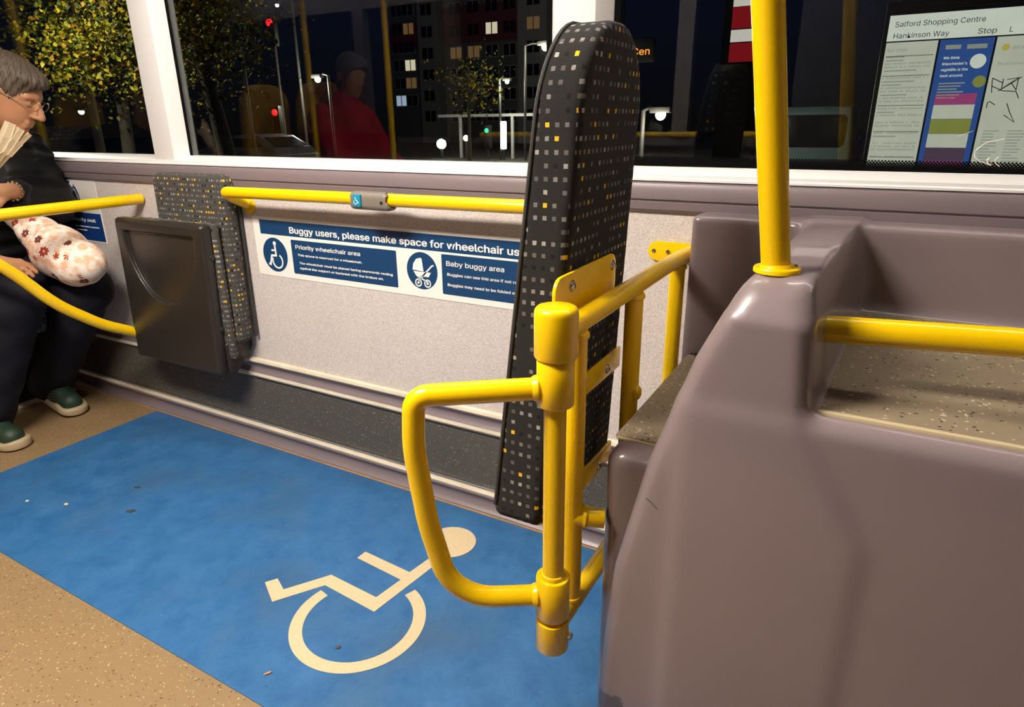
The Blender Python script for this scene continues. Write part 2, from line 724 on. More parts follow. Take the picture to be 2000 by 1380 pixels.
def sdf_mesh(name, f, lo, hi, h, mat, parent=None, uv=False):
    lo = np.array(lo, float)
    hi = np.array(hi, float)
    S = 8
    nb = np.ceil((hi - lo) / (h * S)).astype(int)
    gx, gy, gz = np.meshgrid(*[np.arange(n) for n in nb], indexing='ij')
    blk = np.stack([gx.ravel(), gy.ravel(), gz.ravel()], -1)
    cen = lo + (blk + 0.5) * S * h
    fc = np.concatenate([f(cen[i:i + 50000]) for i in range(0, len(cen), 50000)])
    blk = blk[np.abs(fc) < S * h * 1.25]
    o = np.arange(S + 1)
    off = np.stack(np.meshgrid(o, o, o, indexing='ij'), -1)
    V = []
    G = []
    for i in range(0, len(blk), 300):
        bb = blk[i:i + 300]
        idx = bb[:, None, None, None, :] * S + off[None]
        V.append(f(lo + idx.reshape(-1, 3) * h).reshape(idx.shape[:-1]))
    V = np.concatenate(V)
    ins = V < 0
    c8 = [(a, b, c) for a in (0, 1) for b in (0, 1) for c in (0, 1)]

    def cor(A, d):
        return A[:, d[0]:d[0] + S, d[1]:d[1] + S, d[2]:d[2] + S]
    cnt = sum(cor(ins, d).astype(int) for d in c8)
    act = (cnt > 0) & (cnt < 8)
    bi, ci, cj, ck = np.nonzero(act)
    cell = blk[bi] * S + np.stack([ci, cj, ck], -1)
    acc = np.zeros((len(cell), 3))
    num = np.zeros(len(cell))
    for d in c8:
        for ax in range(3):
            if d[ax]:
                continue
            e = list(d)
            e[ax] = 1
            va = cor(V, d)[bi, ci, cj, ck]
            vb = cor(V, e)[bi, ci, cj, ck]
            m = (va < 0) != (vb < 0)
            t = np.where(m, va / np.where(m, va - vb, 1), 0)
            p = np.tile(np.array(d, float), (len(cell), 1))
            p[:, ax] += t
            acc += p * m[:, None]
            num += m
    pos = lo + (cell + acc / num[:, None]) * h
    eps = h * 0.25
    for _ in range(2):
        f0 = f(pos)
        g = np.stack([f(pos + np.eye(3)[a] * eps) - f(pos - np.eye(3)[a] * eps) for a in range(3)], -1) / (2 * eps)
        st = f0[:, None] * g / ((g * g).sum(-1, keepdims=True) + 1e-6)
        ln = np.linalg.norm(st, axis=-1, keepdims=True)
        pos = pos - st * np.minimum(1, 0.7 * h / (ln + 1e-12))
    dims = nb * S + 4
    key = ((cell[:, 0] + 1) * dims[1] + cell[:, 1] + 1) * dims[2] + cell[:, 2] + 1
    order = np.argsort(key)
    ks = key[order]

    def look(c):
        k = ((c[:, 0] + 1) * dims[1] + c[:, 1] + 1) * dims[2] + c[:, 2] + 1
        j = np.clip(np.searchsorted(ks, k), 0, len(ks) - 1)
        return np.where(ks[j] == k, order[j], -1)
    quads = []
    for ax in range(3):
        e = [0, 0, 0]
        e[ax] = 1
        va, vb = cor(ins, (0, 0, 0)), cor(ins, e)
        b2, i2, j2, k2 = np.nonzero(va != vb)
        base = blk[b2] * S + np.stack([i2, j2, k2], -1)
        flip = va[b2, i2, j2, k2]
        u, v = (ax + 1) % 3, (ax + 2) % 3
        du, dv = np.zeros(3, int), np.zeros(3, int)
        du[u] = 1
        dv[v] = 1
        q = np.stack([look(base - du - dv), look(base - dv), look(base), look(base - du)], -1)
        q = np.where(flip[:, None], q, q[:, ::-1])
        quads.append(q[(q >= 0).all(1)])
    quads = np.concatenate(quads)
    me = bpy.data.meshes.new(name)
    me.vertices.add(len(pos))
    me.vertices.foreach_set('co', pos.ravel())
    me.loops.add(len(quads) * 4)
    me.loops.foreach_set('vertex_index', quads.ravel().astype(np.int32))
    me.polygons.add(len(quads))
    me.polygons.foreach_set('loop_start', np.arange(0, len(quads) * 4, 4, dtype=np.int32))
    me.update(calc_edges=True)
    me.validate()
    if uv:
        box_uv(me)
    me.polygons.foreach_set('use_smooth', [True] * len(me.polygons))
    return link(name, me, mat, parent)


def sstruct(name, o, label=None):
    o.name = name
    o['kind'] = 'structure'
    return o


W = 1.423            # inner face of the side wall
GY = 1.465           # window glass
X0, X1 = -7.2, 1.9   # ends of the modelled saloon
ZC = 2.12            # ceiling

# ================================================================ THE BUS SALOON
b = B()
b.box((X0, -1.05, -0.03), (X1, W + 0.09, 0.0))
sstruct('floor', b.build('floor', M['floor'], sm=None))

b = B()
b.box((X0, W, 0.262), (X1, W + 0.06, 0.93))
sstruct('wall_left', b.build('wall_left', M['wall'], sm=None))
b = B()
b.box((X0, W - 0.002, 0.07), (X1, W + 0.06, 0.262))
sstruct('baseboard_left', b.build('baseboard_left', M['kick'], sm=None))


def profile_trim(name, prof, mat, x0=X0, x1=X1):
    b = B()
    b.prism(prof, x0, x1, 'YZ')
    return sstruct(name, b.build(name, mat, sm=35))


# mauve cove at the foot of the wall, its rusty lower edge and pale beads
cove = [(W + 0.03, 0.0), (W - 0.022, 0.0), (W - 0.022, 0.008)]
cove += [(W - 0.020 + 0.014 * math.sin(PI * k / 10) , 0.008 + 0.052 * k / 10) for k in range(1, 10)]
cove += [(W - 0.014, 0.061), (W + 0.03, 0.061)]
profile_trim('trim_1', cove, M['mauve_trim'])
profile_trim('trim_2', [(W + 0.02, 0.060), (W - 0.016, 0.060), (W - 0.018, 0.067), (W - 0.014, 0.073), (W + 0.02, 0.074)], M['strip'])
profile_trim('trim_3', [(W + 0.02, 0.079), (W - 0.008, 0.079), (W - 0.009, 0.085), (W + 0.02, 0.087)], M['chrome'])
M['rust'] = simple('rust_edge', (0.36, 0.20, 0.09, 1), 0.6, vary=0.4)
profile_trim('trim_4', [(W, 0.0), (W - 0.028, 0.0), (W - 0.028, 0.004), (W, 0.006)], M['rust'])
# channel between kick panel and wall panel
profile_trim('trim_5', [(W + 0.02, 0.261), (W - 0.010, 0.261), (W - 0.014, 0.268), (W - 0.010, 0.277), (W + 0.02, 0.278)], M['strip'])
ch = [(W + 0.02, 0.276), (W - 0.006, 0.276)]
ch += [(W - 0.010 + 0.010 * math.sin(PI * k / 8), 0.278 + 0.036 * k / 8) for k in range(9)]
ch += [(W + 0.02, 0.316)]
profile_trim('trim_6', ch, M['mauve_trim'])
profile_trim('trim_7', [(W + 0.02, 0.314), (W - 0.010, 0.314), (W - 0.015, 0.321), (W - 0.012, 0.329), (W + 0.02, 0.335)], M['strip'])
# mauve waist rail under the windows
wr = [(W + 0.02, 0.908), (W - 0.004, 0.908), (W - 0.014, 0.916), (W - 0.016, 0.931), (W - 0.012, 0.933),
      (W - 0.012, 0.935), (W - 0.017, 0.938), (W - 0.018, 0.960), (W - 0.014, 0.970), (W - 0.006, 0.974), (W + 0.02, 0.975)]
profile_trim('trim_8', wr, M['mauve_trim'])
profile_trim('trim_9', [(W + 0.02, 0.9735), (W - 0.003, 0.9735), (W - 0.010, 0.976), (W - 0.010, 0.980), (W - 0.003, 0.9825), (W + 0.02, 0.983)], M['white'])
profile_trim('trim_10', [(GY + 0.03, 0.95), (W + 0.004, 0.95), (W - 0.004, 0.983), (W - 0.004, 0.9885), (W, 0.990), (GY - 0.001, 1.003), (GY + 0.03, 1.003)], M['white'])

# window posts
MULL = [(-2.197, -2.094), (-0.690, -0.594), (0.94, 1.04), (-3.70, -3.60), (-5.2, -5.1)]
for i, (a, c) in enumerate(MULL):
    b = B()
    b.prism([(a, W - 0.002), (c, W - 0.002), (c + 0.028, GY + 0.004), (c + 0.028, GY + 0.03), (a - 0.028, GY + 0.03), (a - 0.028, GY + 0.004)], 0.984, 1.95, 'XY', bev=0.0025)
    sstruct('trim_%d' % (11 + i), b.build('trim', M['white'], sm=30))
b = B()
b.box((X0, W - 0.01, 1.90), (X1, GY + 0.05, ZC))
sstruct('wall_left_upper', b.build('wall', M['white'], sm=None)).name = 'trim_16'
EDG = [(-5.1, -3.70), (-3.60, -2.197), (-2.094, -0.690), (-0.594, 0.94), (1.04, X1)]
M['frit_black'] = simple('black_glass_border', (0.003, 0.003, 0.003, 1), 0.9, spec=0.05)
for i, (a, c) in enumerate(EDG):
    win = bpy.data.objects.new('window_%d' % (i + 1), None)
    COL.objects.link(win)
    win['kind'] = 'structure'
    b = B()
    b.box((a - 0.03, GY, 0.99), (c + 0.03, GY + 0.005, 1.92))
    b.build('pane', M['glass'], win, sm=None)
    b = B()
    b.box((a + 0.026, GY - 0.0012, 0.995), (a + 0.040, GY - 0.0004, 1.92))
    b.box((c - 0.040, GY - 0.0012, 0.995), (c - 0.026, GY - 0.0004, 1.92))
    b.build('border', M['frit_black'], win, sm=None)
    if i == 3:
        b = B()
        b.box((a + 0.03, GY - 0.0014, 0.998), (c - 0.03, GY - 0.0006, 1.0235))
        b.build('dotted_border', M['frit'], win, sm=None)
        M['scratch'] = simple('glass_scratch', (0.75, 0.70, 0.60, 1), 0.4)
        b = B()
        for pts, r in (([(0.165, 1.062), (0.140, 1.056), (0.127, 1.043), (0.126, 1.033), (0.137, 1.024), (0.155, 1.018)], 0.0009),
                       ([(0.150, 1.030), (0.147, 1.026), (0.149, 1.020), (0.153, 1.0185)], 0.0016),
                       ([(0.163, 1.032), (0.158, 1.027), (0.160, 1.021), (0.167, 1.016)], 0.0008),
                       ([(0.095, 1.066), (0.112, 1.073), (0.117, 1.076)], 0.0005)):
            b.sweep(fillet([(x, GY - 0.001, z) for x, z in pts], 0.01, 4), r, 6)
        b.build('scratch', M['scratch'], win)

# ceiling, far side wall and ends (seen in reflections)
M['ceil'] = simple('pale_ceiling_panel', (0.30, 0.28, 0.26, 1), 0.5)
M['ceil_dark'] = simple('far_wall_panel', (0.13, 0.115, 0.11, 1), 0.6)
b = B()
b.box((X0, -1.05, ZC), (X1, W + 0.06, ZC + 0.03))
sstruct('ceiling', b.build('ceiling', M['ceil'], sm=None))
b = B()
b.box((X0, -1.06, 0.0), (X1, -1.0, 1.0))
b.box((X0, -1.06, 1.85), (X1, -1.0, ZC))
for x in (-5.6, -3.45, -2.67, -1.1, 0.6):
    b.box((x - 0.045, -1.06, 1.0), (x + 0.045, -0.99, 1.85))
sstruct('wall_right', b.build('wall_right', M['ceil_dark'], sm=None))
b = B()
b.box((X0 - 0.03, -1.05, 0), (X0, W + 0.06, ZC))
sstruct('wall_rear', b.build('wall_rear', M['ceil_dark'], sm=None))
b = B()
b.box((X1, -1.05, 0), (X1 + 0.03, W + 0.06, ZC))
sstruct('wall_front', b.build('wall_front', M['ceil_dark'], sm=None))

M['diff_a'] = emissive('aisle_lamp_diffuser', (*LAMP_COL, 1), AISLE_LAMP)
M['diff_c'] = emissive('cove_lamp_diffuser', (*LAMP_COL, 1), COVE_LAMP)


def strip_lamp(x0, x1, y, wd, z, mat, label, group):
    t = thing('ceiling_light', label, 'ceiling light', ((x0 + x1) / 2, y, z), group)
    off = ((x0 + x1) / 2, y, z)
    b = B(off)
    b.box((x0 - 0.02, y - wd / 2 - 0.015, z + 0.006), (x1 + 0.02, y + wd / 2 + 0.015, z + 0.03), 0.004)
    b.build('housing', M['white'], t)
    b = B(off)
    b.box((x0, y - wd / 2, z), (x1, y + wd / 2, z + 0.006))
    b.build('diffuser', mat, t, sm=None)


strip_lamp(-1.62, -0.76, 0.08, 0.28, ZC - 0.03, M['diff_a'], 'wide ceiling strip light above the aisle beside the blue wheelchair bay', 'ceiling strip lights')
strip_lamp(-4.60, -2.70, -0.82, 0.06, ZC - 0.03, M['diff_c'], 'added unseen strip light brightening the far side seats', 'ceiling strip lights')  # unseen lamp, added so the far side reflects more strongly
strip_lamp(-2.20, -0.02, 1.30, 0.07, ZC - 0.03, M['diff_c'], 'cove strip light above the wheelchair bay window', 'ceiling strip lights')
strip_lamp(0.06, 1.75, 1.30, 0.04, ZC - 0.03, M['diff_c'], 'narrow cove strip light above the window by the raised step', 'ceiling strip lights')
b = B()
b.box((-0.45, -1.0, 0.0), (X1, -0.50, ZC))  # unseen dark box, added to cut bounce light and blacken the window reflection
M['added_panel'] = simple('dark_added_panel', (0.035, 0.033, 0.034, 1), 0.5)
sstruct('wall_added', b.build('wall_added', M['added_panel'], sm=None)).name = 'wall_added_dark'

# ================================================================ BLUE WHEELCHAIR BAY AND ITS SYMBOL
bay = thing('wheelchair_bay_marking', 'bright blue scuffed vinyl floor panel with a cream wheelchair symbol', 'floor marking', (-1.2, 1.0, 0))
b = B((-1.2, 1.0, 0))
b.box((-2.46, 0.612, 0.0), (0.35, W - 0.026, 0.0022))
b.build('blue_panel', M['blue'], bay, sm=None)
b = B((-1.2, 1.0, 0))
pts = [(-1.224, .873), (-1.207, .899), (-1.161, .877), (-1.096, .976), (-0.938, .966), (-0.926, 1.047), (-1.084, 1.061), (-1.083, 1.092),
       (-0.924, 1.081), (-0.906, 1.205), (-0.875, 1.205), (-0.909, .925), (-1.081, .939), (-1.151, .832)]
b.prism(pts, 0.002, 0.0032, 'XY')
b.prism(circle(-0.903, 1.240, 0.069, 40), 0.002, 0.0034, 'XY')
a0, a1 = math.radians(167.5), math.radians(70.5 + 360)
ring = [(-0.923 + 0.157 * math.cos(a0 + (a1 - a0) * k / 60), 0.886 + 0.157 * math.sin(a0 + (a1 - a0) * k / 60)) for k in range(61)]
ring2 = [(-0.923 + 0.127 * math.cos(a0 + (a1 - a0) * k / 60), 0.886 + 0.127 * math.sin(a0 + (a1 - a0) * k / 60)) for k in range(61)]
for k in range(60):
    q = [ring[k], ring[k + 1], ring2[k + 1], ring2[k]]
    vts = [(x, y, 0.0032) for x, y in q]
    b.raw(vts, [(0, 1, 2, 3)])
b.build('wheelchair_symbol', M['symbol'], bay, sm=None)['label'] = 'cream painted wheelchair symbol'

# ================================================================ WHEELCHAIR BACKREST ON ITS YELLOW FRAME
fx, fy = -0.363, 0.764
bk = thing('wheelchair_support', 'tall dotted charcoal wheelchair backrest bolted to a yellow tube frame', 'backrest', (fx, 1.0, 0.29))
off = (fx, 1.0, 0.29)


def xr(z):      # rear face of the leaning pad
    return -0.4265 + (z - 0.446) * 0.066


def back_f(Pw):
    z = Pw[..., 2]
    taper = np.clip((z - 0.45) / 0.75, 0, 1)
    yl = 0.838 + 0.040 * taper
    yr = 1.162 - 0.040 * taper
    yc, hw = (yl + yr) / 2, (yr - yl) / 2
    yn = (Pw[..., 1] - yc) / hw * 0.142
    R1 = 0.128
    zt, zb = 1.236, 0.436
    # rounded outline: wide radius at the top, small at the bottom
    qx = np.abs(yn)
    rad = np.where(z > 0.8, R1, 0.03)
    q0 = qx - 0.142 + rad
    q1 = np.abs(z - (zt + zb) / 2) - (zt - zb) / 2 + rad
    d2 = np.minimum(np.maximum(q0, q1), 0) + np.sqrt(np.maximum(q0, 0) ** 2 + np.maximum(q1, 0) ** 2) - rad
    x = Pw[..., 0] - (-0.4265 + (z - 0.446) * 0.066)
    th = 0.094 - 0.022 * taper
    x = x / th * 0.085
    return extr(d2, x, -0.085, 0.0, 0.014) * 0.85


pad = sdf_mesh('pad', lambda q: back_f(q + np.array(off)), np.array((-0.56, 0.80, 0.40)) - np.array(off), np.array((-0.33, 1.20, 1.27)) - np.array(off), 0.008, M['fabric'], bk, uv=True)
pad['label'] = 'charcoal padded cushion with grey, yellow and black dots'


def outline_pts(front, n=26):
    pts = []

    def add(yn, z):
        taper = min(1, max(0, (z - 0.45) / 0.75))
        yl, yr = 0.838 + 0.040 * taper, 1.162 - 0.040 * taper
        y = (yl + yr) / 2 + yn / 0.142 * (yr - yl) / 2
        x = xr(z) - (front * (0.094 - 0.022 * taper))
        pts.append((x, y, z))
    for k in range(n + 1):
        add(-0.142, 0.47 + (1.108 - 0.47) * k / n)
    for k in range(1, 20):
        a = PI - PI * k / 20
        c = 0.014 if k < 10 else -0.014
        add(0.128 * math.cos(a) + (-0.014 if k < 10 else 0.014), 1.108 + 0.128 * math.sin(a))
    for k in range(n + 1):
        add(0.142, 1.108 - (1.108 - 0.47) * k / n)
    return pts


for fr in (0.93,):
    b = B(off)
    b.sweep(outline_pts(fr), 0.0034, 8)
    b.build('piping', M['piping'], pad)

R = 0.0163


def add_tube(name, pts, r=R, fr=0.03, label=None, parent=bk, offs=off, mat='yellow', rr=None):
    b = B(offs)
    b.sweep(fillet(pts, fr) if len(pts) > 2 else pts, r, 24, rr=rr)
    o = b.build(name, M[mat], parent)
    if label:
        o['label'] = label
    return o


def weld(b, c, ax, r):
    prof = [(r * 0.9, -0.006), (r * 1.14, -0.004), (r * 1.2, 0.0), (r * 1.12, 0.004), (r * 0.9, 0.006)]
    return b.lathe(prof, c, ax, 24)


add_tube('top_rail', [(fx, fy, 0.823), (fx, 1.325, 0.823), (fx + 0.012, W - 0.008, 0.826)], 0.0165, 0.2)
add_tube('bottom_rail', [(fx, fy, 0.320), (fx, W - 0.006, 0.320)])
for yy in (0.835, 1.087, 1.362):
    b = B(off)
    b.sweep([(fx, yy, 0.812), (fx, yy, 0.326)], R, 24)
    weld(b, (fx, yy, 0.805), 'Z', R)
    weld(b, (fx, yy, 0.337), 'Z', R)
    b.build('upright', M['yellow'], bk)
# hinge post with cap, collars
b = B(off)
b.lathe([(0.0, 0.35), (0.0165, 0.35), (0.0165, 0.80), (0.0, 0.80)], (fx, fy, 0))
b.build('hinge_post', M['yellow'], bk)
b = B(off)
b.lathe([(0.0, 0.8665), (0.022, 0.8662), (0.027, 0.8645), (0.0298, 0.861), (0.0306, 0.856), (0.0306, 0.796), (0.029, 0.793), (0.0, 0.793)], (fx, fy, 0))
b.build('post_cap', M['yellow'], bk)
b = B(off)
b.lathe([(0.0, 0.3465), (0.0255, 0.3465), (0.0268, 0.345), (0.0268, 0.292), (0.0255, 0.290), (0.0, 0.290)], (fx, fy, 0))
b.build('bottom_collar', M['yellow'], bk)
b = B(off)
b.lathe([(0.0, 0.0), (0.0065, 0.0), (0.0065, 0.006), (0.0045, 0.007), (0.0, 0.007)], (fx + 0.026, fy + 0.004, 0.318), 'X', 6)
b.build('bolt', M['chrome'], bk)['label'] = 'steel bolt head'
# plates
b = B(off)
b.prism(rrect(0.812, 1.052, 0.815, 0.888, 0.022), -0.3935, -0.3875, 'YZ', bev=0.0012)
b.box((-0.392, 0.86, 0.815), (-0.372, 0.905, 0.822), 0.002)
b.box((-0.392, 0.99, 0.815), (-0.372, 1.03, 0.822), 0.002)
b.build('mounting_plate', M['yellow'], bk)
b = B(off)
b.box((-0.402, 0.845, 0.655), (-0.396, 1.120, 0.695), 0.001)
b.build('mounting_plate', M['yellow'], bk)
b = B(off)
b.box((-0.412, 0.855, 0.452), (-0.406, 1.12, 0.492), 0.001)
b.build('mounting_plate', M['yellow'], bk)


def dome_bolt(c, ax='X', r=0.0062):
    b = B(off)
    b.lathe([(0.0, 0.0), (r * 1.5, 0.0), (r * 1.5, 0.0015), (r, 0.0018), (r * 0.92, 0.004), (r * 0.5, 0.0058), (r * 0.45, 0.0035), (0.0, 0.0035)], c, ax, 20)
    return b.build('bolt', M['chrome'], bk)


dome_bolt((-0.3878, 0.868, 0.868))
dome_bolt((-0.3878, 1.034, 0.868))
dome_bolt((-0.3962, 1.052, 0.672))
dome_bolt((-0.4062, 1.052, 0.470))
# swing arm
ad = Vector((-0.848, -0.53, 0)).normalized()


def arm(s, z):
    return (fx + ad.x * s, fy + ad.y * s, z)


b = B(off)
path = fillet([arm(0.012, 0.747), arm(0.199, 0.740), arm(0.204, 0.66), arm(0.190, 0.535), arm(0.158, 0.392), arm(0.012, 0.392)], [0.024, 0.3, 0.4, 0.085], 10)
b.sweep(path, 0.0163, 28)
sw = b.build('swing_arm', M['yellow'], bk)
for zlo, zhi, za in ((0.722, 0.7915, 0.747), (0.353, 0.428, 0.392)):
    b = B(off)
    b.lathe([(0.0165, zlo), (0.0255, zlo), (0.0268, zlo + 0.0016), (0.0268, zhi - 0.0016), (0.0255, zhi), (0.0165, zhi)], (fx, fy, 0))
    p = Vector(arm(0.0285, za))
    b.sweep([p - ad * 0.006, p - ad * 0.003, p + ad * 0.001, p + ad * 0.005], 0.02, 24, rr=[0.0172, 0.0196, 0.0188, 0.0165])
    b.build('hinge_sleeve', M['yellow'], sw)
b = B(off)
weld(b, (fx, fy, 0.430), 'Z', 0.0168)
b.build('weld_bead', M['yellow'], sw)
# wall flange, stub and gusset
b = B(off)
b.prism(rrect(-0.448, -0.336, 0.802, 0.846, 0.0215), W - 0.006, W - 0.001, 'XZ', bev=0.001)
fl = b.build('wall_flange', M['yellow'], bk)
for xx in (-0.434, -0.402):
    b = B(off)
    b.lathe([(0.0, 0.0), (0.005, 0.0), (0.0045, -0.0022), (0.0025, -0.0026), (0.002, -0.001), (0.0, -0.001)], (xx, W - 0.006, 0.824), 'Y', 16)
    b.build('screw', M['chrome'], fl)
b = B(off)
b.sweep([(fx, 0.835, 0.496), (-0.316, 0.855, 0.494)], 0.0163, 24)
b.sweep([(-0.349, 0.841, 0.4957), (-0.345, 0.843, 0.4955), (-0.341, 0.845, 0.495)], 0.02, 24, rr=[0.017, 0.0195, 0.017])
b.build('box_stub', M['yellow'], bk)
b = B(off)
b.lathe([(0, -0.016), (0.007, -0.013), (0.011, -0.004), (0.011, 0.006), (0.006, 0.013), (0, 0.015)], (fx + 0.013, 1.085, 0.622), 'Z', 14)
b.build('weld_gusset', M['yellow'], bk)

# ================================================================ MAUVE MOULDINGS AT THE RIGHT
YF = 0.795
wheel = thing('wheel_arch_box', 'small mauve box with a flecked grey top tucked behind the big mauve moulding', 'wheel arch box', (-0.2, 1.1, 0))
o2 = (-0.2, 1.1, 0.0)


def wheel_f(Pw):
    return box_sdf(Pw, (-0.322, 0.852, 0.003), (-0.115, 1.340, 0.6185), 0.03)


sdf_mesh('moulded_box', lambda q: wheel_f(q + np.array(o2)), np.array((-0.36, 0.82, -0.03)) - np.array(o2), np.array((-0.08, 1.39, 0.65)) - np.array(o2), 0.01, M['mauve'], wheel)
b = B(o2)
b.box((-0.3205, 0.905, 0.6175), (-0.12, 1.338, 0.622), 0.001)
b.build('tread', M['tread'], wheel, sm=None)['label'] = 'dark grey flecked vinyl top'
b = B(o2)
b.box((-0.318, 0.899, 0.6165), (-0.12, 0.907, 0.6205), 0.0015)
b.build('sealant', M['sealant'], wheel)

step = thing('raised_step_moulding', 'large glossy mauve moulded step and wing panel filling the right side', 'moulding', (0.3, 1.0, 0))
o3 = (0.3, 1.0, 0.0)
WING = [(-0.300, 0.13), (-0.292, 0.30), (-0.280, 0.449), (-0.238, 0.642), (-0.185, 0.807), (-0.143, 0.900), (-0.130, 0.917), (-0.060, 0.919), (-0.048, 0.87), (-0.036, 0.74), (0.05, 0.60), (0.05, 0.13)]


def step_f(Pw):
    x, y, z = Pw[..., 0], Pw[..., 1], Pw[..., 2]
    lean = (y - YF)
    # the +X face of the wing splays a little towards the wall
    xs = x - np.clip(lean, 0, 1) * 0.045 * np.clip((x + 0.25) / 0.2, 0, 1)
    ch = np.clip(z - 0.868, 0, 0.05) * 0.60          # sloping shoulder along the top of the front face
    w_ = extr(poly_sdf(xs, z, WING), y - ch, YF, 1.40, 0.024) * 0.88
    p_ = box_sdf(Pw, (-0.20, YF, 0.13), (1.85, 1.40, 0.757), 0.024)
    l_ = box_sdf(Pw, (-0.337, 1.343, 0.02), (1.85, 1.4222, 0.917), 0.012)
    d = smin(w_, p_, 0.016)
    d = smin(d, l_, 0.022)
    d = smax(d, y - 1.4212, 0.004)
    return smax(d, 0.006 - box_sdf(Pw, (-0.322, 0.852, -0.2), (-0.115, 1.36, 0.622), 0.03), 0.004)


def mould_mat():
    k = NT('mauve_moulding')
    nz = k.noise(9.0, 4.0)
    base = k.mix(nz.outputs[0], (0.215, 0.163, 0.168, 1), (0.235, 0.180, 0.184, 1))
    # scuffed patch by the lower front corner
    sep = k.n('ShaderNodeSeparateXYZ')
    k.l(k.obj(), sep.inputs[0])
    dx = k.math('DIVIDE', k.math('SUBTRACT', sep.outputs[0], -0.568), 0.030)
    dz = k.math('DIVIDE', k.math('SUBTRACT', sep.outputs[2], 0.178), 0.022)
    r = k.math('SQRT', k.math('ADD', k.math('MULTIPLY', dx, dx), k.math('MULTIPLY', dz, dz)))
    n2 = k.noise(60.0, 5.0, rough=0.7)
    m = k.math('GREATER_THAN', k.math('SUBTRACT', k.math('MULTIPLY', n2.outputs[0], 2.2), r), 0.05)
    base = k.mix(k.math('MULTIPLY', m, 0.75), base, (0.055, 0.045, 0.05, 1))
    k.set(base, 0.34, spec=0.45, coat=0.55)
    return k.m


M['moulding'] = mould_mat()
sdf_mesh('moulding', lambda q: step_f(q + np.array(o3)), np.array((-0.38, 0.76, 0.0)) - np.array(o3), np.array((1.9, 1.46, 0.96)) - np.array(o3), 0.009, M['moulding'], step)
b = B(o3)
b.box((-0.10, YF + 0.02, 0.003), (1.83, 1.38, 0.14))
b.box((-0.27, YF + 0.012, 0.003), (-0.10, YF + 0.045, 0.14))
b.build('plinth', M['rubber'], step, sm=None)
b = B(o3)
b.prism([(-0.037, 0.826), (1.80, 0.826), (1.80, 1.342), (-0.012, 1.342)], 0.7555, 0.7605, 'XY')
b.build('tread', M['tread'], step, sm=None)['label'] = 'grey flecked vinyl step surface'
b = B(o3)
b.prism([(-0.0435, 0.818), (-0.034, 0.818), (-0.010, 1.345), (-0.020, 1.345)], 0.754, 0.7618, 'XY')
b.box((-0.043, 0.817, 0.754), (1.80, 0.826, 0.7612), 0.0015)
b.box((-0.018, 1.335, 0.754), (1.80, 1.345, 0.7618), 0.002)
b.build('sealant', M['sealant'], step)

M['scuff_line'] = simple('dark_scratch', (0.03, 0.024, 0.024, 1), 0.6)
for pts in ([(-0.2325, 0.5900), (-0.2245, 0.5855), (-0.2150, 0.5770)], [(-0.1275, 0.5905), (-0.1120, 0.5910)]):
    b = B(o3)
    b.sweep([(x, YF - 0.0002, z) for x, z in pts], 0.00045, 6)
    b.build('scratch', M['scuff_line'], step)

# ================================================================ POLE AND RAIL AT THE RIGHT
gp = thing('grab_pole', 'upright yellow grab pole standing on top of the mauve moulding', 'grab pole', (-0.1065, 0.868, 0.919))
o4 = (-0.1065, 0.868, 0.919)
pd = Vector((-0.036, -0.050, 0.298))
b = B(o4)
p0 = Vector((-0.1065, 0.868, 0.918))
b.sweep([p0, p0 + pd * 4.0], 0.0176, 28)
b.build('pole', M['yellow'], gp)
b = B(o4)
b.lathe([(0.0, -0.002), (0.0285, -0.002), (0.0285, 0.0025), (0.0275, 0.004), (0.0205, 0.0045), (0.0185, 0.009), (0.0, 0.009)], (-0.1055, 0.867, 0.9200), 'Z', 40)
b.build('base_flange', M['yellow'], gp)
b = B(o4)
b.lathe([(0.0, 0.0), (0.0036, 0.0), (0.0032, 0.0018), (0.0018, 0.002), (0.0014, 0.0008), (0, 0.0008)], (-0.0860, 0.879, 0.9245), 'Z', 14)
b.build('screw', M['chrome'], gp)

hr = thing('step_handrail', 'horizontal yellow handrail across the raised step at the right edge', 'handrail', (0.3, 0.93, 0.845))
o5 = (0.3, 0.93, 0.845)
add_tube('rail', [(-0.052, 0.905, 0.8405), (0.17, 0.935, 0.8455), (0.6, 0.965, 0.850), (1.2, 0.97, 0.850)], 0.0176, 0.5, parent=hr, offs=o5)
b = B(o5)
b.sweep([(-0.060, 0.904, 0.8403), (-0.055, 0.9046, 0.8404), (-0.051, 0.9052, 0.8405)], 0.019, 24, rr=[0.020, 0.0195, 0.0178])
b.build('end_collar', M['yellow'], hr)

# ================================================================ RAIL ON THE WALL WITH ITS BELL PUSH
wrl = thing('wall_handrail', 'long yellow handrail under the window above the blue buggy sign', 'handrail', (-1.2, 1.35, 0.91))
o6 = (-1.2, 1.35, 0.91)
add_tube('rail', [(-0.585, W - 0.004, 0.868), (-0.600, 1.345, 0.9145), (-1.790, 1.345, 0.9055), (-1.758, W - 0.004, 0.861)], 0.0168, [0.035, 0.03], parent=wrl, offs=o6)
b = B(o6)
b.lathe([(0.0, -0.001), (0.027, -0.001), (0.027, -0.005), (0.019, -0.008), (0.0, -0.008)], (-1.757, W, 0.858), 'Y', 32)
f1 = b.build('flange', M['yellow'], wrl)
b = B(o6)
b.lathe([(0.0, 0.0), (0.0042, 0.0), (0.0036, -0.002), (0.0, -0.002)], (-1.742, W - 0.0062, 0.868), 'Y', 14)
b.build('screw', M['chrome'], f1)


